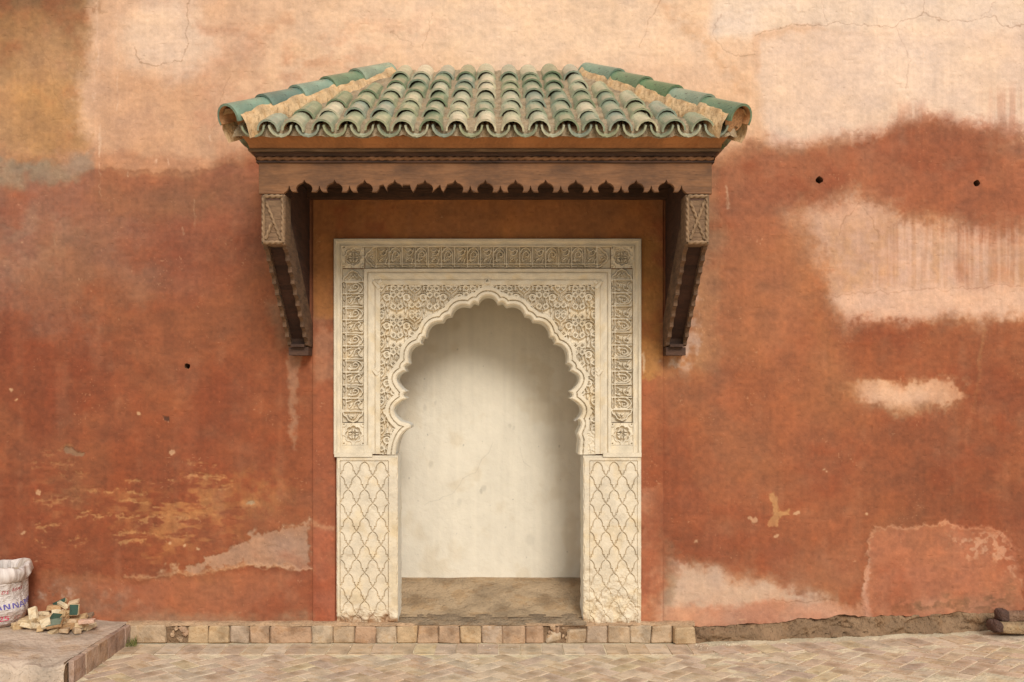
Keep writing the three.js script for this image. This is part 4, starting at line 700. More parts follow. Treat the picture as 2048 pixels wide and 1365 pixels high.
const panGeo = tileGeo(0.066, 0.062, 0.25, Math.PI * 0.98, 0.011, 8, 1), hipGeo = tileGeo(0.082, 0.073, 0.335, Math.PI * 1.2, 0.013, 12, 2);
const bas = new THREE.Matrix4();
function lay(name, geo, m, at, down, up, roll = 0) {     // put a tile: front end at "at", axis running down along "down"
  const z = new THREE.Vector3(...down).normalize(), x = new THREE.Vector3(...up).cross(z).normalize(), y = z.clone().cross(x);
  const o = part(name, geo, m, canopy); bas.makeBasis(x, y, z); o.quaternion.setFromRotationMatrix(bas); if (roll) o.rotateZ(roll); o.position.set(...at); return o;
}
const dS = Math.hypot(ZE, YT - YE), step = 0.2;
function column(from, to, up, cut, first) {              // from eave point to top point, covers until the hip cuts them
  const F = new THREE.Vector3(...from), G = new THREE.Vector3(...to), d = F.clone().sub(G), L = d.length(); d.normalize();
  const n = Math.ceil(cut / step - 0.25);
  for (let k = n - 1; k >= 0; k--) {
    const jx = (tileRng() - 0.5) * 0.014, tilt = 0.045 + tileRng() * 0.035, p = F.clone().addScaledVector(d, -k * step + (tileRng() - 0.5) * (k ? 0.03 : 0.014));
    const dd = d.clone().addScaledVector(new THREE.Vector3(...up), -tilt * -1); 
    p.addScaledVector(new THREE.Vector3(...up), 0.008); p.x += jx;
    const hue = tileRng(), gm = glazes[Math.floor(tileRng() * glazes.length)];
    lay('roof_tile', coverGeos[Math.floor(hue * 3)], [gm, M.clay], [p.x, p.y, p.z], [dd.x + (tileRng() - 0.5) * 0.05, dd.y, dd.z], up, (tileRng() - 0.5) * 0.14).scale.set(0.96 + tileRng() * 0.08, 0.95 + tileRng() * 0.1, 1);
  }
}
{
  const up = [0, ZE / dS, (YT - YE) / dS], nS = 0.1531, nT = 0.1385;
  const hipAt = (x) => clamp((HB - Math.abs(x)) / (HB - HT), 0, 1) ;     // how far up the hip crosses, 0 at eave .. 1 at wall
  for (let c = -8; c <= 8; c++) {
    const cut = Math.min(1, hipAt((Math.abs(c) + 0.25) * nT + 0.16)), full = Math.abs(c) <= 4;
    column([c * nS, YE, ZE], [c * nT, YT, 0.02], up, (full ? 1.02 : cut) * dS);
  }
  for (let c = -9; c < 9; c++) { const x = (c + 0.5) * nS; for (let k = 0; k < 2; k++) lay('pan_tile', panGeo, glazes[[2, 1, 8, 5, 7][(c + 20 + k) % 5]], [x, YE + 0.03 - 0.0 + k * 0.12, ZE + 0.028 - k * 0.19], [0, -(YT - YE) * 0.95, ZE], [-up[0], -up[1], -up[2]]); }
  for (const s of [-1, 1]) {                             // the two short side slopes
    const w = HB - HT, ls = Math.hypot(w, YT - YE), us = [s * (YT - YE) / ls, w / ls, 0];
    for (let k = 0; k < 6; k++) { const z = 0.09 + k * 0.153, t = 1 - z / ZE; column([s * HB, YE, z], [s * HT, YT, z], us, ls * t * 0.68); }
    for (let k = 0; k < 6; k++) { const z = 0.02 + k * 0.153; lay('pan_tile', panGeo, [glazes[[6, 9, 0, 5][k % 4]], M.clay], [s * (HB + 0.028), YE + 0.03, z], [s * w, -(YT - YE), 0], [-us[0], -us[1], 0]); }
  }
  // mortar bed between the tiles, front and sides, and the fillets under the hips
  const pos = [], uv = [], idx = [], n = 130, m = 50;
  for (let j = 0; j <= m; j++) for (let i = 0; i <= n; i++) {
    const t = j / m, hw = lerp(HB, HT, t), x = lerp(-hw, hw, i / n), pitch = lerp(nS, nT, t), ph = Math.abs(((x / pitch + 0.5) % 1 + 1) % 1 - 0.5) * 2;   // 0 on a cover, 1 between
    const rise = 0.03 - 0.012 * ph + fbm(x * 26, t * 30, 4) * 0.016 - 0.05 * (1 - sst(t, 0, 0.03)); 
    pos.push(x, lerp(YE, YT + 0.012, t) + up[1] * rise, lerp(ZE - 0.01, 0.001, t) + up[2] * rise * (1 - t * 0.95)); uv.push(x, t * dS); if (i < n && j < m) { const o = j * (n + 1) + i; idx.push(o, o + 1, o + n + 1, o + 1, o + n + 2, o + n + 1); }
  }
  part('roof_bed', geoFrom(pos, idx, uv), M.bed, canopy);
  for (const s of [-1, 1]) {
    const P = [], U = [], I = [], a = 40, b = 24;
    for (let j = 0; j <= b; j++) for (let i = 0; i <= a; i++) { const t = j / b, z = lerp(ZE - 0.01, 0.001, i / a), q = Math.min(t, 1 - z / ZE), x = lerp(HB, HT, q); P.push(s * x, lerp(YE + 0.03, YT + 0.02, q) + fbm(x * 20, z * 20, 3) * 0.01, z); U.push(x, z); if (i < a && j < b) { const o = j * (a + 1) + i; s > 0 ? I.push(o, o + a + 1, o + 1, o + 1, o + a + 1, o + a + 2) : I.push(o, o + 1, o + a + 1, o + 1, o + a + 2, o + a + 1); } }
    part('roof_bed', geoFrom(P, I, U), M.bed, canopy);
    const E = new THREE.Vector3(s * (HB + 0.005), 3.195, ZE + 0.035), W = new THREE.Vector3(s * (HT + 0.0), 3.79, 0.0), d = E.clone().sub(W), LL = d.length(); d.normalize();
    const side = new THREE.Vector3(0, 1, 0).cross(d).normalize(), u2 = d.clone().cross(side).normalize();
    const hp = [], hu = [], hi = [], na = 60, nb = 14;
    for (let i = 0; i <= na; i++) for (let k = 0; k <= nb; k++) {
      const t = i / na, a = (k / nb - 0.5) * Math.PI * 1.42, rr = 0.078 * (1 + 0.5 * Math.pow(Math.abs(k / nb - 0.5) * 2, 1.4)) + fbm(t * 16, a * 3 + s, 5) * 0.011, p = E.clone().addScaledVector(d, -0.025 - t * (LL - 0.05)).addScaledVector(side, Math.sin(a) * rr * 1.0).addScaledVector(u2, Math.cos(a) * rr - 0.022 - 0.02 * (1 - Math.cos(a)));
      hp.push(p.x, p.y, Math.max(p.z, 0.002)); hu.push(t * LL, a * 0.09); if (i < na && k < nb) { const o = i * (nb + 1) + k; hi.push(o, o + nb + 1, o + 1, o + 1, o + nb + 1, o + nb + 2); }
    }
    part('hip_mortar', geoFrom(hp, hi, hu), M.hipMortar, canopy);
    const nh = 5; for (let k = 0; k < nh; k++) { const t = k * (LL - 0.06) / nh, p = E.clone().addScaledVector(d, -t).addScaledVector(u2, 0.004); const dd = d.clone().addScaledVector(u2, 0.026); lay('hip_tile', hipGeo, [hipGlazes[(k + (s > 0 ? 3 : 0)) % 7], M.clay], [p.x, p.y, p.z], [dd.x, dd.y, dd.z], [u2.x, u2.y, u2.z]); }
    // the clay plug set back in the open mouth of the lowest hip tile
    const plug = new THREE.CircleGeometry(0.072, 16); const o = part('hip_plug', plug, M.clay, canopy); o.position.copy(E).addScaledVector(d, s < 0 ? -0.11 : -0.045).addScaledVector(u2, -0.01); o.lookAt(o.position.clone().add(canopy.position).addScaledVector(d, 1)); o.quaternion.setFromRotationMatrix(bas.makeBasis(side, u2, d));
  }
}

// ---------------------------------------------------------------- the paving
const brickMats = [[186, 150, 118], [196, 166, 132], [176, 138, 108], [204, 176, 144], [190, 158, 134], [182, 146, 104], [200, 170, 128], [170, 136, 116], [194, 150, 116], [206, 182, 152], [188, 166, 138], [198, 172, 116]].map(([r, g, b]) => mat(lin(lerp(r, 220, 0.6), lerp(g, 202, 0.6), lerp(b, 177, 0.6)), 'dirt', 1.7, 'rough', 4, 0.003));
const pave = (() => {
  const nx = 240, nz = 60, pos = [], uv = [], idx = [];
  for (let j = 0; j <= nz; j++) for (let i = 0; i <= nx; i++) { const u = i / nx * 2 - 1, x = Math.sign(u) * (Math.abs(u) * 5 + Math.pow(Math.abs(u), 6) * 35), z = j < 40 ? -0.25 + j * 0.06 : 2.15 + Math.pow((j - 40) / 20, 2) * 40; pos.push(x, ground(Math.min(x, 8)) - 0.003 + fbm(x * 8, z * 8, 3) * 0.003, z); uv.push(x, z); if (i < nx && j < nz) { const o = j * (nx + 1) + i; idx.push(o, o + nx + 1, o + 1, o + 1, o + nx + 1, o + nx + 2); } }
  return tag(part('pavement', geoFrom(pos, idx, uv), mat(lin(222, 206, 174), 'dirt', 1.1, 'rough', 3, 0.006), scene), 'worn paving of beige and pinkish bricks along the wall', null, null, 'structure');
})();
{
  const r = rng(31), W = 0.1, c45 = Math.SQRT1_2, geos = {};
  const lay2 = (w, d, x, z, a) => {
    const v = Math.floor(r() * 4), key = w + '_' + d + '_' + v; geos[key] ??= block(w - 0.003, 0.05, d - 0.003, 0.003, 0.004, 3 + v + Math.round(w * 1000));
    const o = part('brick', geos[key], brickMats[Math.floor(r() * brickMats.length)], pave); o.position.set(x, ground(x) - 0.0245 + (r() - 0.5) * 0.004, z); o.rotation.set((r() - 0.5) * 0.014, a, Math.atan(x > 1.2 ? 0.042 : 0) + (r() - 0.5) * 0.014);
  };
  for (let x = -2.42; x < 3.9; x += 0.137) lay2(0.137, x > 1.4 ? 0.2 : 0.25, x + (r() - 0.5) * 0.006, (x > 1.4 ? 0.26 : 0.205) + (r() - 0.5) * 0.01, x > 1.4 ? 0.35 : (r() - 0.5) * 0.05);
  const inside = (x, z) => x > -2.42 + 0 && x < 3.7 && z > 0.375 && z < 1.02;
  for (let i = -40; i < 40; i++) for (let j = -40; j < 40; j++) {
    const k = (((i - j) % 4) + 4) % 4; let a, b, w, d;
    if (k === 0) { a = i + 1; b = j + 0.5; w = 2 * W; d = W; } else if (k === 2) { a = i + 0.5; b = j; w = W; d = 2 * W; } else continue;
    const X = (a - b) * W * c45, Z = (a + b) * W * c45 + 0.3;
    if (inside(X, Z)) lay2(w, d, X, Z, -Math.PI / 4 + (r() - 0.5) * 0.02);
  }
}
// ---------------------------------------------------------------- the brick course under the niche
const plinth = thing('brick_plinth', 'low course of square orange and grey bricks under the niche', 'brick plinth');
{
  const r = rng(9), cols = [[188, 154, 118], [196, 168, 134], [180, 140, 108], [194, 174, 146], [200, 168, 124], [188, 164, 140], [184, 148, 116]].map(([a, b, c]) => mat(lin(lerp(a, 192, 0.4), lerp(b, 164, 0.4), lerp(c, 134, 0.4)), 'dirt', 2.3, 'rough', 4, 0.004));
  const xs = [258, 338, -341, 379, 420, 462, 502, 543, 626, 668, 711, 753, 795, 836, 878, 920, 962.5, 1005, 1049.5, 1087, -1128, 1172, 1215, 1257.5, 1300, 1343, 1386];
  let prev = null;
  part('mortar_bed', (() => { const a = wx(257), b = wx(1388); return heightGrid(a, b, -0.03, 0.124, 0.012, (x, y) => 0.036 + fbm(x * 14, y * 22, 4) * 0.014); })(), M.mortar, plinth);
  const capPos = [], capUv = [], capIdx = [], nn = 260; for (let i = 0; i <= nn; i++) for (let k = 0; k < 4; k++) { const x = lerp(wx(257), wx(1387), i / nn), e = fbm(x * 8, 5, 4); capPos.push(x, [0.137, 0.135, 0.128, 0.112][k] + fbm(x * 9, k, 3) * 0.006, [-0.03, 0.03, 0.05 + e * 0.012, 0.05 + e * 0.008][k]); capUv.push(x, k * 0.03); if (i < nn && k < 3) { const o = i * 4 + k; capIdx.push(o, o + 1, o + 4, o + 1, o + 5, o + 4); } }
  part('mortar_cap', geoFrom(capPos, capIdx, capUv), mat(lin(196, 160, 124), 'dirt', 2, 'rough', 3.2, 0.01), plinth);
  for (let i = 0; i + 1 < xs.length; i++) {
    const a = Math.abs(xs[i]), b = Math.abs(xs[i + 1]), broken = a === 341 || a === 1087 || a === 1128; if (b - a < 6 || a === 341) continue;
    const w = (b - a) / K - 0.005, x = wx((a + b) / 2), h = broken ? 0.095 : 0.117, last = a === 1343;
    const o = part('brick', block(w * (broken ? 0.86 : 1), h, last ? 0.11 : 0.06, broken ? 0.013 : 0.008, broken ? 0.026 : 0.01, i + 60), cols[a === 543 ? 2 : Math.floor(r() * cols.length)], plinth);
    o.position.set(x, h / 2 - 0.002 + ground(x), (broken ? 0.022 : 0.026) + (r() - 0.5) * 0.006 + (last ? 0.012 : 0)); o.rotation.set((r() - 0.5) * 0.04, (r() - 0.5) * 0.05 + (last ? 0.1 : 0), (r() - 0.5) * 0.02);
  }
  // the grey cement lip between the niche floor and the bricks
  const lp = [], lu = [], li = []; for (let i = 0; i <= 120; i++) for (let k = 0; k < 6; k++) { const x = lerp(wx(790), wx(1172), i / 120), e = fbm(x * 9, 15, 4); lp.push(x, [0.15, 0.156, 0.155, 0.147, 0.136, 0.12][k] + fbm(x * 14, k * 3, 4) * 0.008 + (k < 3 ? e * 0.014 : 0), [-0.14, -0.09 + e * 0.06, -0.03, 0.02, 0.045, 0.053][k] + fbm(x * 12, k + 7, 3) * 0.008); lu.push(x, k * 0.05); if (i < 120 && k < 5) { const o = i * 6 + k; li.push(o, o + 1, o + 6, o + 1, o + 7, o + 6); } }
  part('cement_lip', geoFrom(lp, li, lu), M.grey, plinth);
  // rubble left in the two broken places
  for (let k = 0; k < 16; k++) { const left = k < 7, x = wx(left ? lerp(345, 377, r()) : lerp(1096, 1132, r())), s = 0.012 + r() * 0.022; const o = part('rubble', block(s * 1.4, s, s * 1.2, s * 0.28, s * 0.5, 200 + k), cols[k % 3 ? 0 : 2], plinth); o.position.set(x, 0.02 + r() * 0.085, 0.036 + r() * 0.012); o.rotation.set(r() * 3, r() * 3, r() * 3); }
}
// ---------------------------------------------------------------- the raised cement step on the left
const stepTop = (x, z) => 0.128 + 0.044 * (1 - sst(x, -3.0, -2.55)) * (1 - 0.4 * sst(z, 0.3, 1)) + fbm(x * 5, z * 5, 4) * 0.008;
const stepT = thing('cement_step', 'raised cement step edged with pinkish tiles under the sack and tile pile', 'step');
{
  const front = (x) => 0.99 + 0.12 * sst(-x, 2.6, 3.4) + fbm(x * 6, 2, 4) * 0.06, nx = 110, nz = 90, pos = [], uv = [], idx = [];
  for (let j = 0; j <= nz + 3; j++) for (let i = 0; i <= nx; i++) {
    const x = lerp(-6.5, -2.49, Math.pow(i / nx, 0.6)), fz = front(x), t = Math.min(1, j / nz); let z = lerp(-0.03, fz, t), y = stepTop(x, z);
    const crumb = sst(z, fz - 0.22, fz) * sst(x, -3.05, -2.75); y -= crumb * (0.01 + Math.max(0, fbm(x * 12, z * 12, 4)) * 0.07);
    if (j > nz) { const q = (j - nz) / 3; y = lerp(y, -0.02, q); z += q * 0.03 + fbm(x * 16, q * 4, 4) * 0.03; }
    pos.push(x, y, z); uv.push(x, z + (j > nz ? y : 0)); if (i < nx && j < nz + 3) { const o = j * (nx + 1) + i; idx.push(o, o + nx + 1, o + 1, o + 1, o + nx + 1, o + nx + 2); }
  }
  part('slab', geoFrom(pos, idx, uv), mat(lin(198, 176, 154), 'dirt', 0.9, 'rough', 2.6, 0.008), stepT);
  const r = rng(4), zs = [0.062, 0.15, 0.42, 0.57, 0.76, 0.93], ec = [[184, 154, 134], [174, 144, 124], [182, 152, 126], [188, 160, 136]].map(([a, b, c]) => mat(lin(a, b, c), 'dirt', 2.4, 'rough', 4, 0.004));
  for (let k = 0; k + 1 < zs.length; k++) { const d = zs[k + 1] - zs[k] - 0.005, o = part('edge_tile', block(0.035, 0.134, d, 0.004, 0.005, 30 + k), ec[k % 4], stepT); o.position.set(-2.478 + (r() - 0.5) * 0.006, 0.06, (zs[k] + zs[k + 1]) / 2); o.rotation.set(0, (r() - 0.5) * 0.02, (r() - 0.5) * 0.03); }
  part('edge_mortar', heightGridX(-2.497, 0.03, 0.97, -0.02, 0.128), M.mortar, stepT);
}
function heightGridX(x, z0, z1, y0, y1) { const g = heightGrid(z0, z1, y0, y1, 0.012, (a, b) => fbm(a * 20, b * 20, 3) * 0.006); g.rotateY(-Math.PI / 2); g.scale(-1, 1, 1); const p = g.attributes.position; for (let i = 0; i < p.count; i++) { const q = p.getX(i); p.setXYZ(i, x + q, p.getY(i), Math.abs(p.getZ(i))); } g.computeVertexNormals(); return g; }

// ---------------------------------------------------------------- the sack
{
  const cx = -3.255, cz = 0.225, cy = stepTop(cx, cz) - 0.004, s = thing('rubble_sack', 'open white woven sack with red and blue print, rolled rim, filled with rubble', 'sack', [cx, cy, cz]); s.scale.setScalar(0.94);
  const prof = [[0.0, 0.0], [0.1, 0.0], [0.15, 0.008], [0.176, 0.035], [0.186, 0.075], [0.187, 0.11], [0.181, 0.15], [0.173, 0.185], [0.17, 0.215], [0.176, 0.25], [0.186, 0.283], [0.19, 0.297], [0.186, 0.306], [0.194, 0.308], [0.206, 0.32], [0.212, 0.345], [0.213, 0.372], [0.207, 0.395], [0.195, 0.408], [0.18, 0.41], [0.168, 0.398], [0.16, 0.375], [0.154, 0.345], [0.15, 0.31]];
  const n = 96, m = prof.length, pos = [], uv = [], idx = [];
  const tex = (() => {
    const c = document.createElement('canvas'); c.width = 2048; c.height = 768; const g = c.getContext('2d'), r = rng(6);
    g.fillStyle = '#dccfc6'; g.fillRect(0, 0, 2048, 768);
    for (let i = 0; i < 5000; i++) { const k = 200 + r() * 45; g.fillStyle = 'rgba(' + (k | 0) + ',' + (k * 0.93 | 0) + ',' + (k * 0.88 | 0) + ',0.16)'; g.fillRect(r() * 2048, r() * 768, 30 + r() * 60, 1 + r() * 2); g.fillRect(r() * 2048, r() * 768, 1 + r() * 2, 20 + r() * 40); }
    for (let i = 0; i < 420; i++) { g.fillStyle = 'rgba(150,104,84,' + (0.03 + r() * 0.06) + ')'; g.beginPath(); g.ellipse(r() * 2048, 500 + r() * 268, 20 + r() * 90, 10 + r() * 40, r(), 0, 7); g.fill(); }
    const put = (t, x, y, size, col, a, tilt, wgt = 'bold italic') => { g.save(); g.translate(x, y); g.rotate(tilt); g.font = wgt + ' ' + size + 'px sans-serif'; g.fillStyle = col; g.globalAlpha = a; g.fillText(t, 0, 0); g.restore(); };
    // v runs down from the rim roll; 1.16 m round = 2048, 0.31 m = 768
    const X0 = 2048 * (26.8 / 360);
    put('SAC', X0 - 150, 200, 62, '#c4545a', 0.75, -0.05); put('DE', X0 + 36, 196, 80, '#c4545a', 0.75, -0.08); put('MAR', X0 + 176, 176, 80, '#b9474f', 0.8, -0.12);
    put('ANNAJMA', X0 - 24, 452, 122, '#5a50a4', 0.88, -0.05, 'bold');
    put('25', X0 + 8, 640, 118, '#d8405e', 0.85, -0.02, 'bold'); put('kg', X0 + 180, 636, 92, '#cf7466', 0.7, -0.06, 'italic'); put('net', X0 + 310, 606, 84, '#cf7f74', 0.55, -0.12, 'italic');
    for (let i = 0; i < 1400; i++) { g.fillStyle = 'rgba(232,222,214,0.35)'; g.fillRect(X0 - 120 + r() * 700, 100 + r() * 560, 2 + r() * 8, 1.5); }
    const t = new THREE.CanvasTexture(c); t.colorSpace = THREE.SRGBColorSpace; t.wrapS = THREE.RepeatWrapping; return t;
  })();
  for (let j = 0; j < m; j++) for (let i = 0; i <= n; i++) {
    const a = i / n * Math.PI * 2, [r0, h0] = prof[j], ca = Math.cos(a), sa = Math.sin(a), f = sst(h0, 0.02, 0.1), rim = sst(h0, 0.29, 0.34);
    const fold = fbm(ca * 2 + 7, sa * 2 + h0 * 9, 3) * 0.04 * f + fbm(ca * 7, sa * 7 + h0 * 6, 3) * 0.012 * f + Math.sin(a * 13 + h0 * 26 + fbm(ca * 3, sa * 3, 2) * 6) * 0.0035 * f + rim * (fbm(ca * 3.5, sa * 3.5 + h0 * 20, 3) * 0.03);
    const r = r0 * (1 + 0.02 * Math.sin(a * 2 + 1)) + (r0 > 0.05 ? fold : 0), h = h0 + rim * (0.012 * -ca + 0.01 * Math.sin(a * 3 + 0.5) + fbm(ca * 2.4, sa * 2.4, 2) * 0.02) + (h0 < 0.05 ? 0 : fbm(ca * 2 + 3, sa * 2, 2) * 0.01);
    pos.push(sa * r, h, ca * r); uv.push(i / n, clamp(h0 / 0.31, 0, 1)); if (i < n && j < m - 1) { const o = j * (n + 1) + i; idx.push(o, o + 1, o + n + 1, o + 1, o + n + 2, o + n + 1); }
  }
  const g = geoFrom(pos, idx, uv), split = 11 * n * 6;
  const body = g.clone(); body.setIndex(idx.slice(0, split)); const roll = g.clone(); roll.setIndex(idx.slice(split));
  part('body', body, new THREE.MeshStandardMaterial({ map: tex, roughness: 0.8, bumpMap: rep(T.rough, 5, 3), bumpScale: 0.008 }), s);
  part('rolled_rim', roll, mat(lin(222, 208, 198), 'dirt', 3, 'rough', 4, 0.006, { roughness: 0.82 }), s);
  const rr = rng(14), rub = [[206, 190, 160], [196, 176, 144], [186, 172, 150]].map(([a, b, c]) => mat(lin(a, b, c), 'dirt', 4, 'rough', 6, 0.004));
  const look = ['large pale stone lying at the front of the sack opening', 'pale chip of stone against the right rim inside the sack'];
  for (let k = 0; k < 12; k++) {
    const big = k === 0, a = k === 0 ? 0.35 : k === 1 ? 1.3 : rr() * 6.3, d = k === 0 ? 0.05 : k === 1 ? 0.1 : 0.02 + rr() * 0.1, q = big ? 0.1 : 0.045 + rr() * 0.04;
    const o = part('rubble_piece', block(q * 1.25, q * 0.6, q, q * 0.16, q * 0.3, 300 + k), rub[k % 3], scene); o.position.set(cx + Math.sin(a) * d, cy + 0.322 + rr() * 0.015 + (big ? 0.012 : 0), cz + Math.cos(a) * d); o.rotation.set((rr() - 0.5) * 0.7, rr() * 6, (rr() - 0.5) * 0.7);
    k < 2 ? tag(o, look[k], 'stone') : tag(o, 'small buff rubble lying in the open mouth of the white sack', 'stone', 'rubble inside the sack');
  }
}
// ---------------------------------------------------------------- the heap of glazed tile offcuts
{
  const r = rng(55), clay = [[214, 186, 144], [200, 168, 124], [222, 200, 164], [190, 152, 110], [206, 176, 140]].map(([a, b, c]) => mat(lin(a, b, c), 'dirt', 5, 'rough', 8, 0.002));
  const green = new THREE.MeshPhysicalMaterial({ color: lin(52, 82, 66), map: rep(T.glaze, 5), roughness: 0.35, clearcoat: 0.4, clearcoatRoughness: 0.2 }), dusty = new THREE.MeshPhysicalMaterial({ color: lin(118, 128, 108), map: rep(T.glaze, 5), roughness: 0.5, clearcoat: 0.2 });
  // a piece: a clay bar with a glazed face as its own part where the photo shows one
  const piece = (label, group, w, h, d, pos, rot, m, face) => {
    const o = thing('tile_offcut', label, 'tile offcut', pos, group); o.rotation.set(...rot);
    part('clay_body', block(w, h, d, 0.003, 0.006, Math.floor(r() * 1e6)), m, o);
    if (face) { const f = block(w * 0.96, 0.004, d * 0.96, 0.001, 0.001, 3); f.translate(0, h / 2 + 0.0005, 0); part('glazed_face', f, face, o); }
    return o;
  };
  const at = (px, py, z) => [wx(px, z), wy(py, z), z];
  const G = 'plain buff tile offcuts in the heap', plain = 'plain buff clay tile offcut lying in the heap beside the sack';
  // bottom layers outwards, then upwards: [x, z, height, yaw, tilt]
  const cx = -2.885, cz = 0.24;
  for (let k = 0; k < 56; k++) {
    const a = r() * 6.28, q = Math.sqrt(r()), x = cx + Math.cos(a) * q * 0.23 + 0.02, z = cz + Math.sin(a) * q * 0.15, lim = 1 - q, y = stepTop(x, z) + 0.016 + lim * 0.11 * (0.3 + 0.7 * r());
    piece(plain, G, 0.085 + r() * 0.05, 0.024 + r() * 0.01, 0.034 + r() * 0.026, [x, y, z], [(r() - 0.5) * 0.7, r() * 3.1, (r() - 0.5) * 0.75], clay[k % 5], null);
  }
  piece('dark green tile offcut standing on edge at the right of the heap', null, 0.058, 0.022, 0.068, at(149, 1220, 0.3), [1.45, 0, 0.05], clay[0], green);
  piece('dark green offcut on top of the heap, left of the peak', null, 0.09, 0.02, 0.034, at(120, 1207, 0.22), [0.75, 0.35, 0.28], clay[1], green);
  piece('buff offcut leaning across the dark green piece at the peak', null, 0.075, 0.022, 0.028, at(126, 1211, 0.25), [0.3, -0.2, -0.45], clay[2], null);
  piece('pale offcut lying flat on the very top of the heap, right', null, 0.066, 0.018, 0.04, at(147, 1205, 0.25), [0.1, 0.2, 0.22], clay[4], null);
  piece('grey green glazed offcut lying face up at the front of the heap', null, 0.095, 0.026, 0.06, at(109, 1248, 0.41), [0.55, 0.15, 0.12], clay[3], dusty);
  piece('dull green offcut behind the grey green one at the front', null, 0.07, 0.022, 0.05, at(112, 1236, 0.36), [0.6, -0.2, 0.1], clay[1], green);
  piece('cream offcut with a pointed corner at the front of the heap', null, 0.06, 0.024, 0.07, at(91, 1247, 0.41), [0.7, 0.5, 0.1], clay[2], null);
  piece('cream offcut standing upright at the left of the heap', null, 0.05, 0.024, 0.085, at(66, 1228, 0.34), [1.0, 0.35, 0.15], clay[2], null);
  piece('pinkish offcut lying apart on the step, right of the heap', null, 0.098, 0.024, 0.045, at(173, 1243, 0.33), [0.08, 0.12, 0.03], mat(lin(226, 184, 158), 'dirt', 5, 'rough', 8, 0.002), null);
  piece('grey brown offcut behind the pinkish one by the wall', null, 0.09, 0.022, 0.05, at(172, 1233, 0.14), [0.12, 0.1, 0.2], mat(lin(150, 124, 100), 'dirt', 5, 'rough', 8, 0.002), null);
  piece('short buff block at the left front corner of the heap', null, 0.095, 0.028, 0.045, at(54, 1243, 0.36), [0.1, -0.15, 0.02], clay[0], null);
}
// ---------------------------------------------------------------- two broken lumps by the wall on the right
{
  const lump = (w, h, d, seed, n = 1) => { const g0 = new THREE.SphereGeometry(1, 28, 18), p = g0.attributes.position; for (let i = 0; i < p.count; i++) { let x = p.getX(i), y = p.getY(i), z = p.getZ(i); const q = (t, e) => Math.sign(t) * Math.pow(Math.abs(t), e), f = 1 + fbm(x * 2 + seed, y * 2 + z * 1.7, 4) * 0.16 * n; p.setXYZ(i, q(x, 0.62) * w * f, q(y, 0.6) * h * f, q(z, 0.7) * d * f); } g0.computeVertexNormals(); const uv = g0.attributes.uv; for (let i = 0; i < p.count; i++) uv.setXY(i, p.getX(i) + p.getZ(i) * 0.4, p.getY(i)); return g0; };
  const stone = mat(lin(168, 140, 104), 'dirt', 3, 'rough', 5, 0.008), dark = mat(lin(96, 70, 58), 'dirt', 3, 'rough', 6, 0.01), mid = mat(lin(140, 108, 84), 'dirt', 3, 'rough', 6, 0.01);
  const a = thing('broken_stone', 'pale rounded block with a dark broken end at the right edge', 'stone', [3.33, ground(3.33) + 0.012, 0.19]);
  const g = lump(0.165, 0.036, 0.075, 3, 0.7); { const p = g.attributes.position; for (let i = 0; i < p.count; i++) p.setY(i, p.getY(i) + 0.035 + 0.06 * Math.max(0, -p.getX(i) - 0.02) ); } g.computeVertexNormals(); part('block', g, stone, a);
  const e = lump(0.036, 0.036, 0.068, 9); e.translate(-0.142, 0.047, 0.004); part('dark_end', e, dark, a);
  const b = thing('broken_stone', 'brown lump with a dark left end resting on the pale block', 'stone', [3.36, ground(3.36) + 0.08, 0.13]);
  const h = lump(0.13, 0.034, 0.055, 21); h.translate(0.03, 0.026, 0); part('block', h, mid, b);
  const k = lump(0.04, 0.042, 0.05, 33, 1.4); k.translate(-0.105, 0.036, 0.02); part('dark_end', k, dark, b);
}
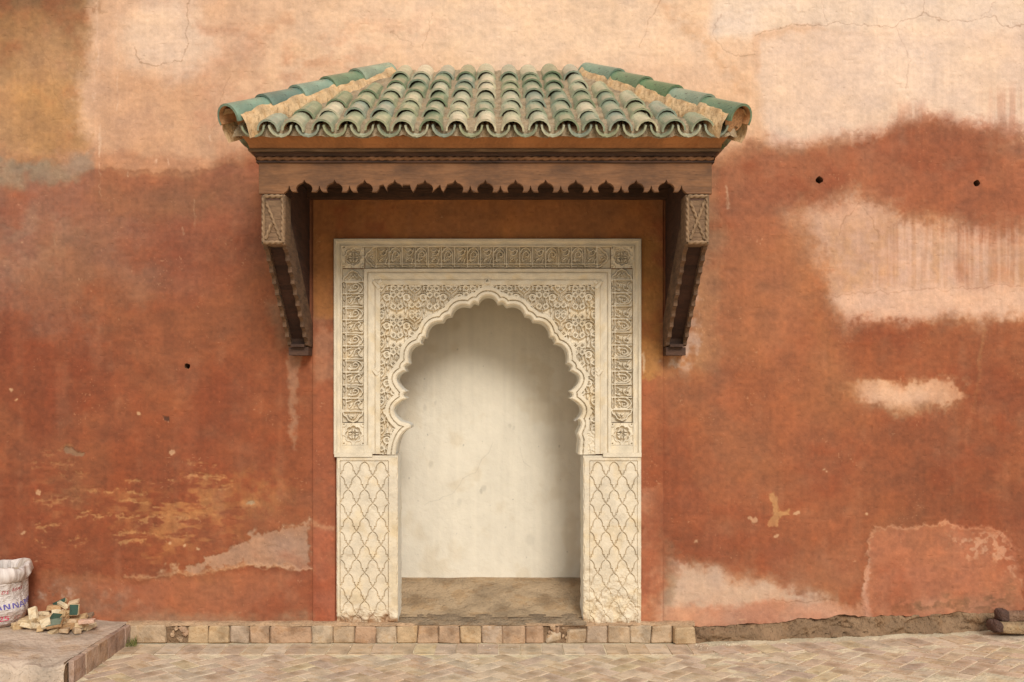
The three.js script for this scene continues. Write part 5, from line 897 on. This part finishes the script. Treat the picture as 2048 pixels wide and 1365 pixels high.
// ---------------------------------------------------------------- a tuft of weeds in the corner, crumbs of plaster
{
  const x = -2.44, z = 0.085, w = thing('weed_tuft', 'small green weed growing in the corner of step and bricks', 'weed', [x, 0, z]), r = rng(71), mats = [[122, 120, 66], [104, 108, 56], [150, 138, 92]].map(([a, b, c]) => new THREE.MeshStandardMaterial({ color: lin(a, b, c), roughness: 0.9 }));
  for (let k = 0; k < 46; k++) {
    const a = r() * 6.28, l = 0.02 + r() * 0.05, q = 0.003 + r() * 0.004, bend = r() * 0.03 + 0.01, pos = [], uv = [], idx = [], ox = (r() - 0.4) * 0.07, oz = r() * 0.09 - 0.02;
    for (let i = 0; i <= 4; i++) { const t = i / 4, ww = q * (1 - t * 0.85), px = ox + Math.cos(a) * bend * t * t, pz = oz + Math.sin(a) * bend * t * t, y = l * t - 0.01 * t * t; pos.push(px - Math.sin(a) * ww, y, pz + Math.cos(a) * ww, px, y + ww * 0.5, pz, px + Math.sin(a) * ww, y, pz - Math.cos(a) * ww); uv.push(0, t, 0.5, t, 1, t); if (i < 4) for (let c = 0; c < 2; c++) { const o = i * 3 + c; idx.push(o, o + 1, o + 3, o + 1, o + 4, o + 3); } }
    part('blade', geoFrom(pos, idx, uv), mats[k % 3], w);
  }
  const rr = rng(72), bits = [];
  for (let k = 0; k < 170; k++) {
    const q = rr(); let X, Y, Z; const s = 0.002 + rr() * rr() * 0.006;
    if (q < 0.5) { X = lerp(wx(1385), wx(1560), rr() * rr()); Z = 0.1 + rr() * 0.14; Y = ground(X); } else if (q < 0.65) { X = wx(805) + rr() * 0.12; Z = rr() * 0.05 - 0.02; Y = 0.137; } else if (q < 0.85) { X = wx(1110) + rr() * 0.18; Z = rr() * 0.06 - 0.03; Y = 0.137; } else { X = lerp(-2.3, 1.2, rr()); Z = 0.1 + rr() * 0.3; Y = 0; }
    const g = block(s * 1.3, s, s, s * 0.25, s * 0.4, k + 900); g.rotateY(rr() * 3); g.rotateX(rr()); g.translate(X, Y + s * 0.4, Z); bits.push(g);
  }
  tag(part('plaster_crumbs', mergeGeometries(bits), mat(lin(222, 206, 180), null, 1, null), scene), 'scattered pale crumbs of plaster along the foot of the wall', 'plaster crumbs', null, 'stuff');
}
renderer.render(scene, camera);
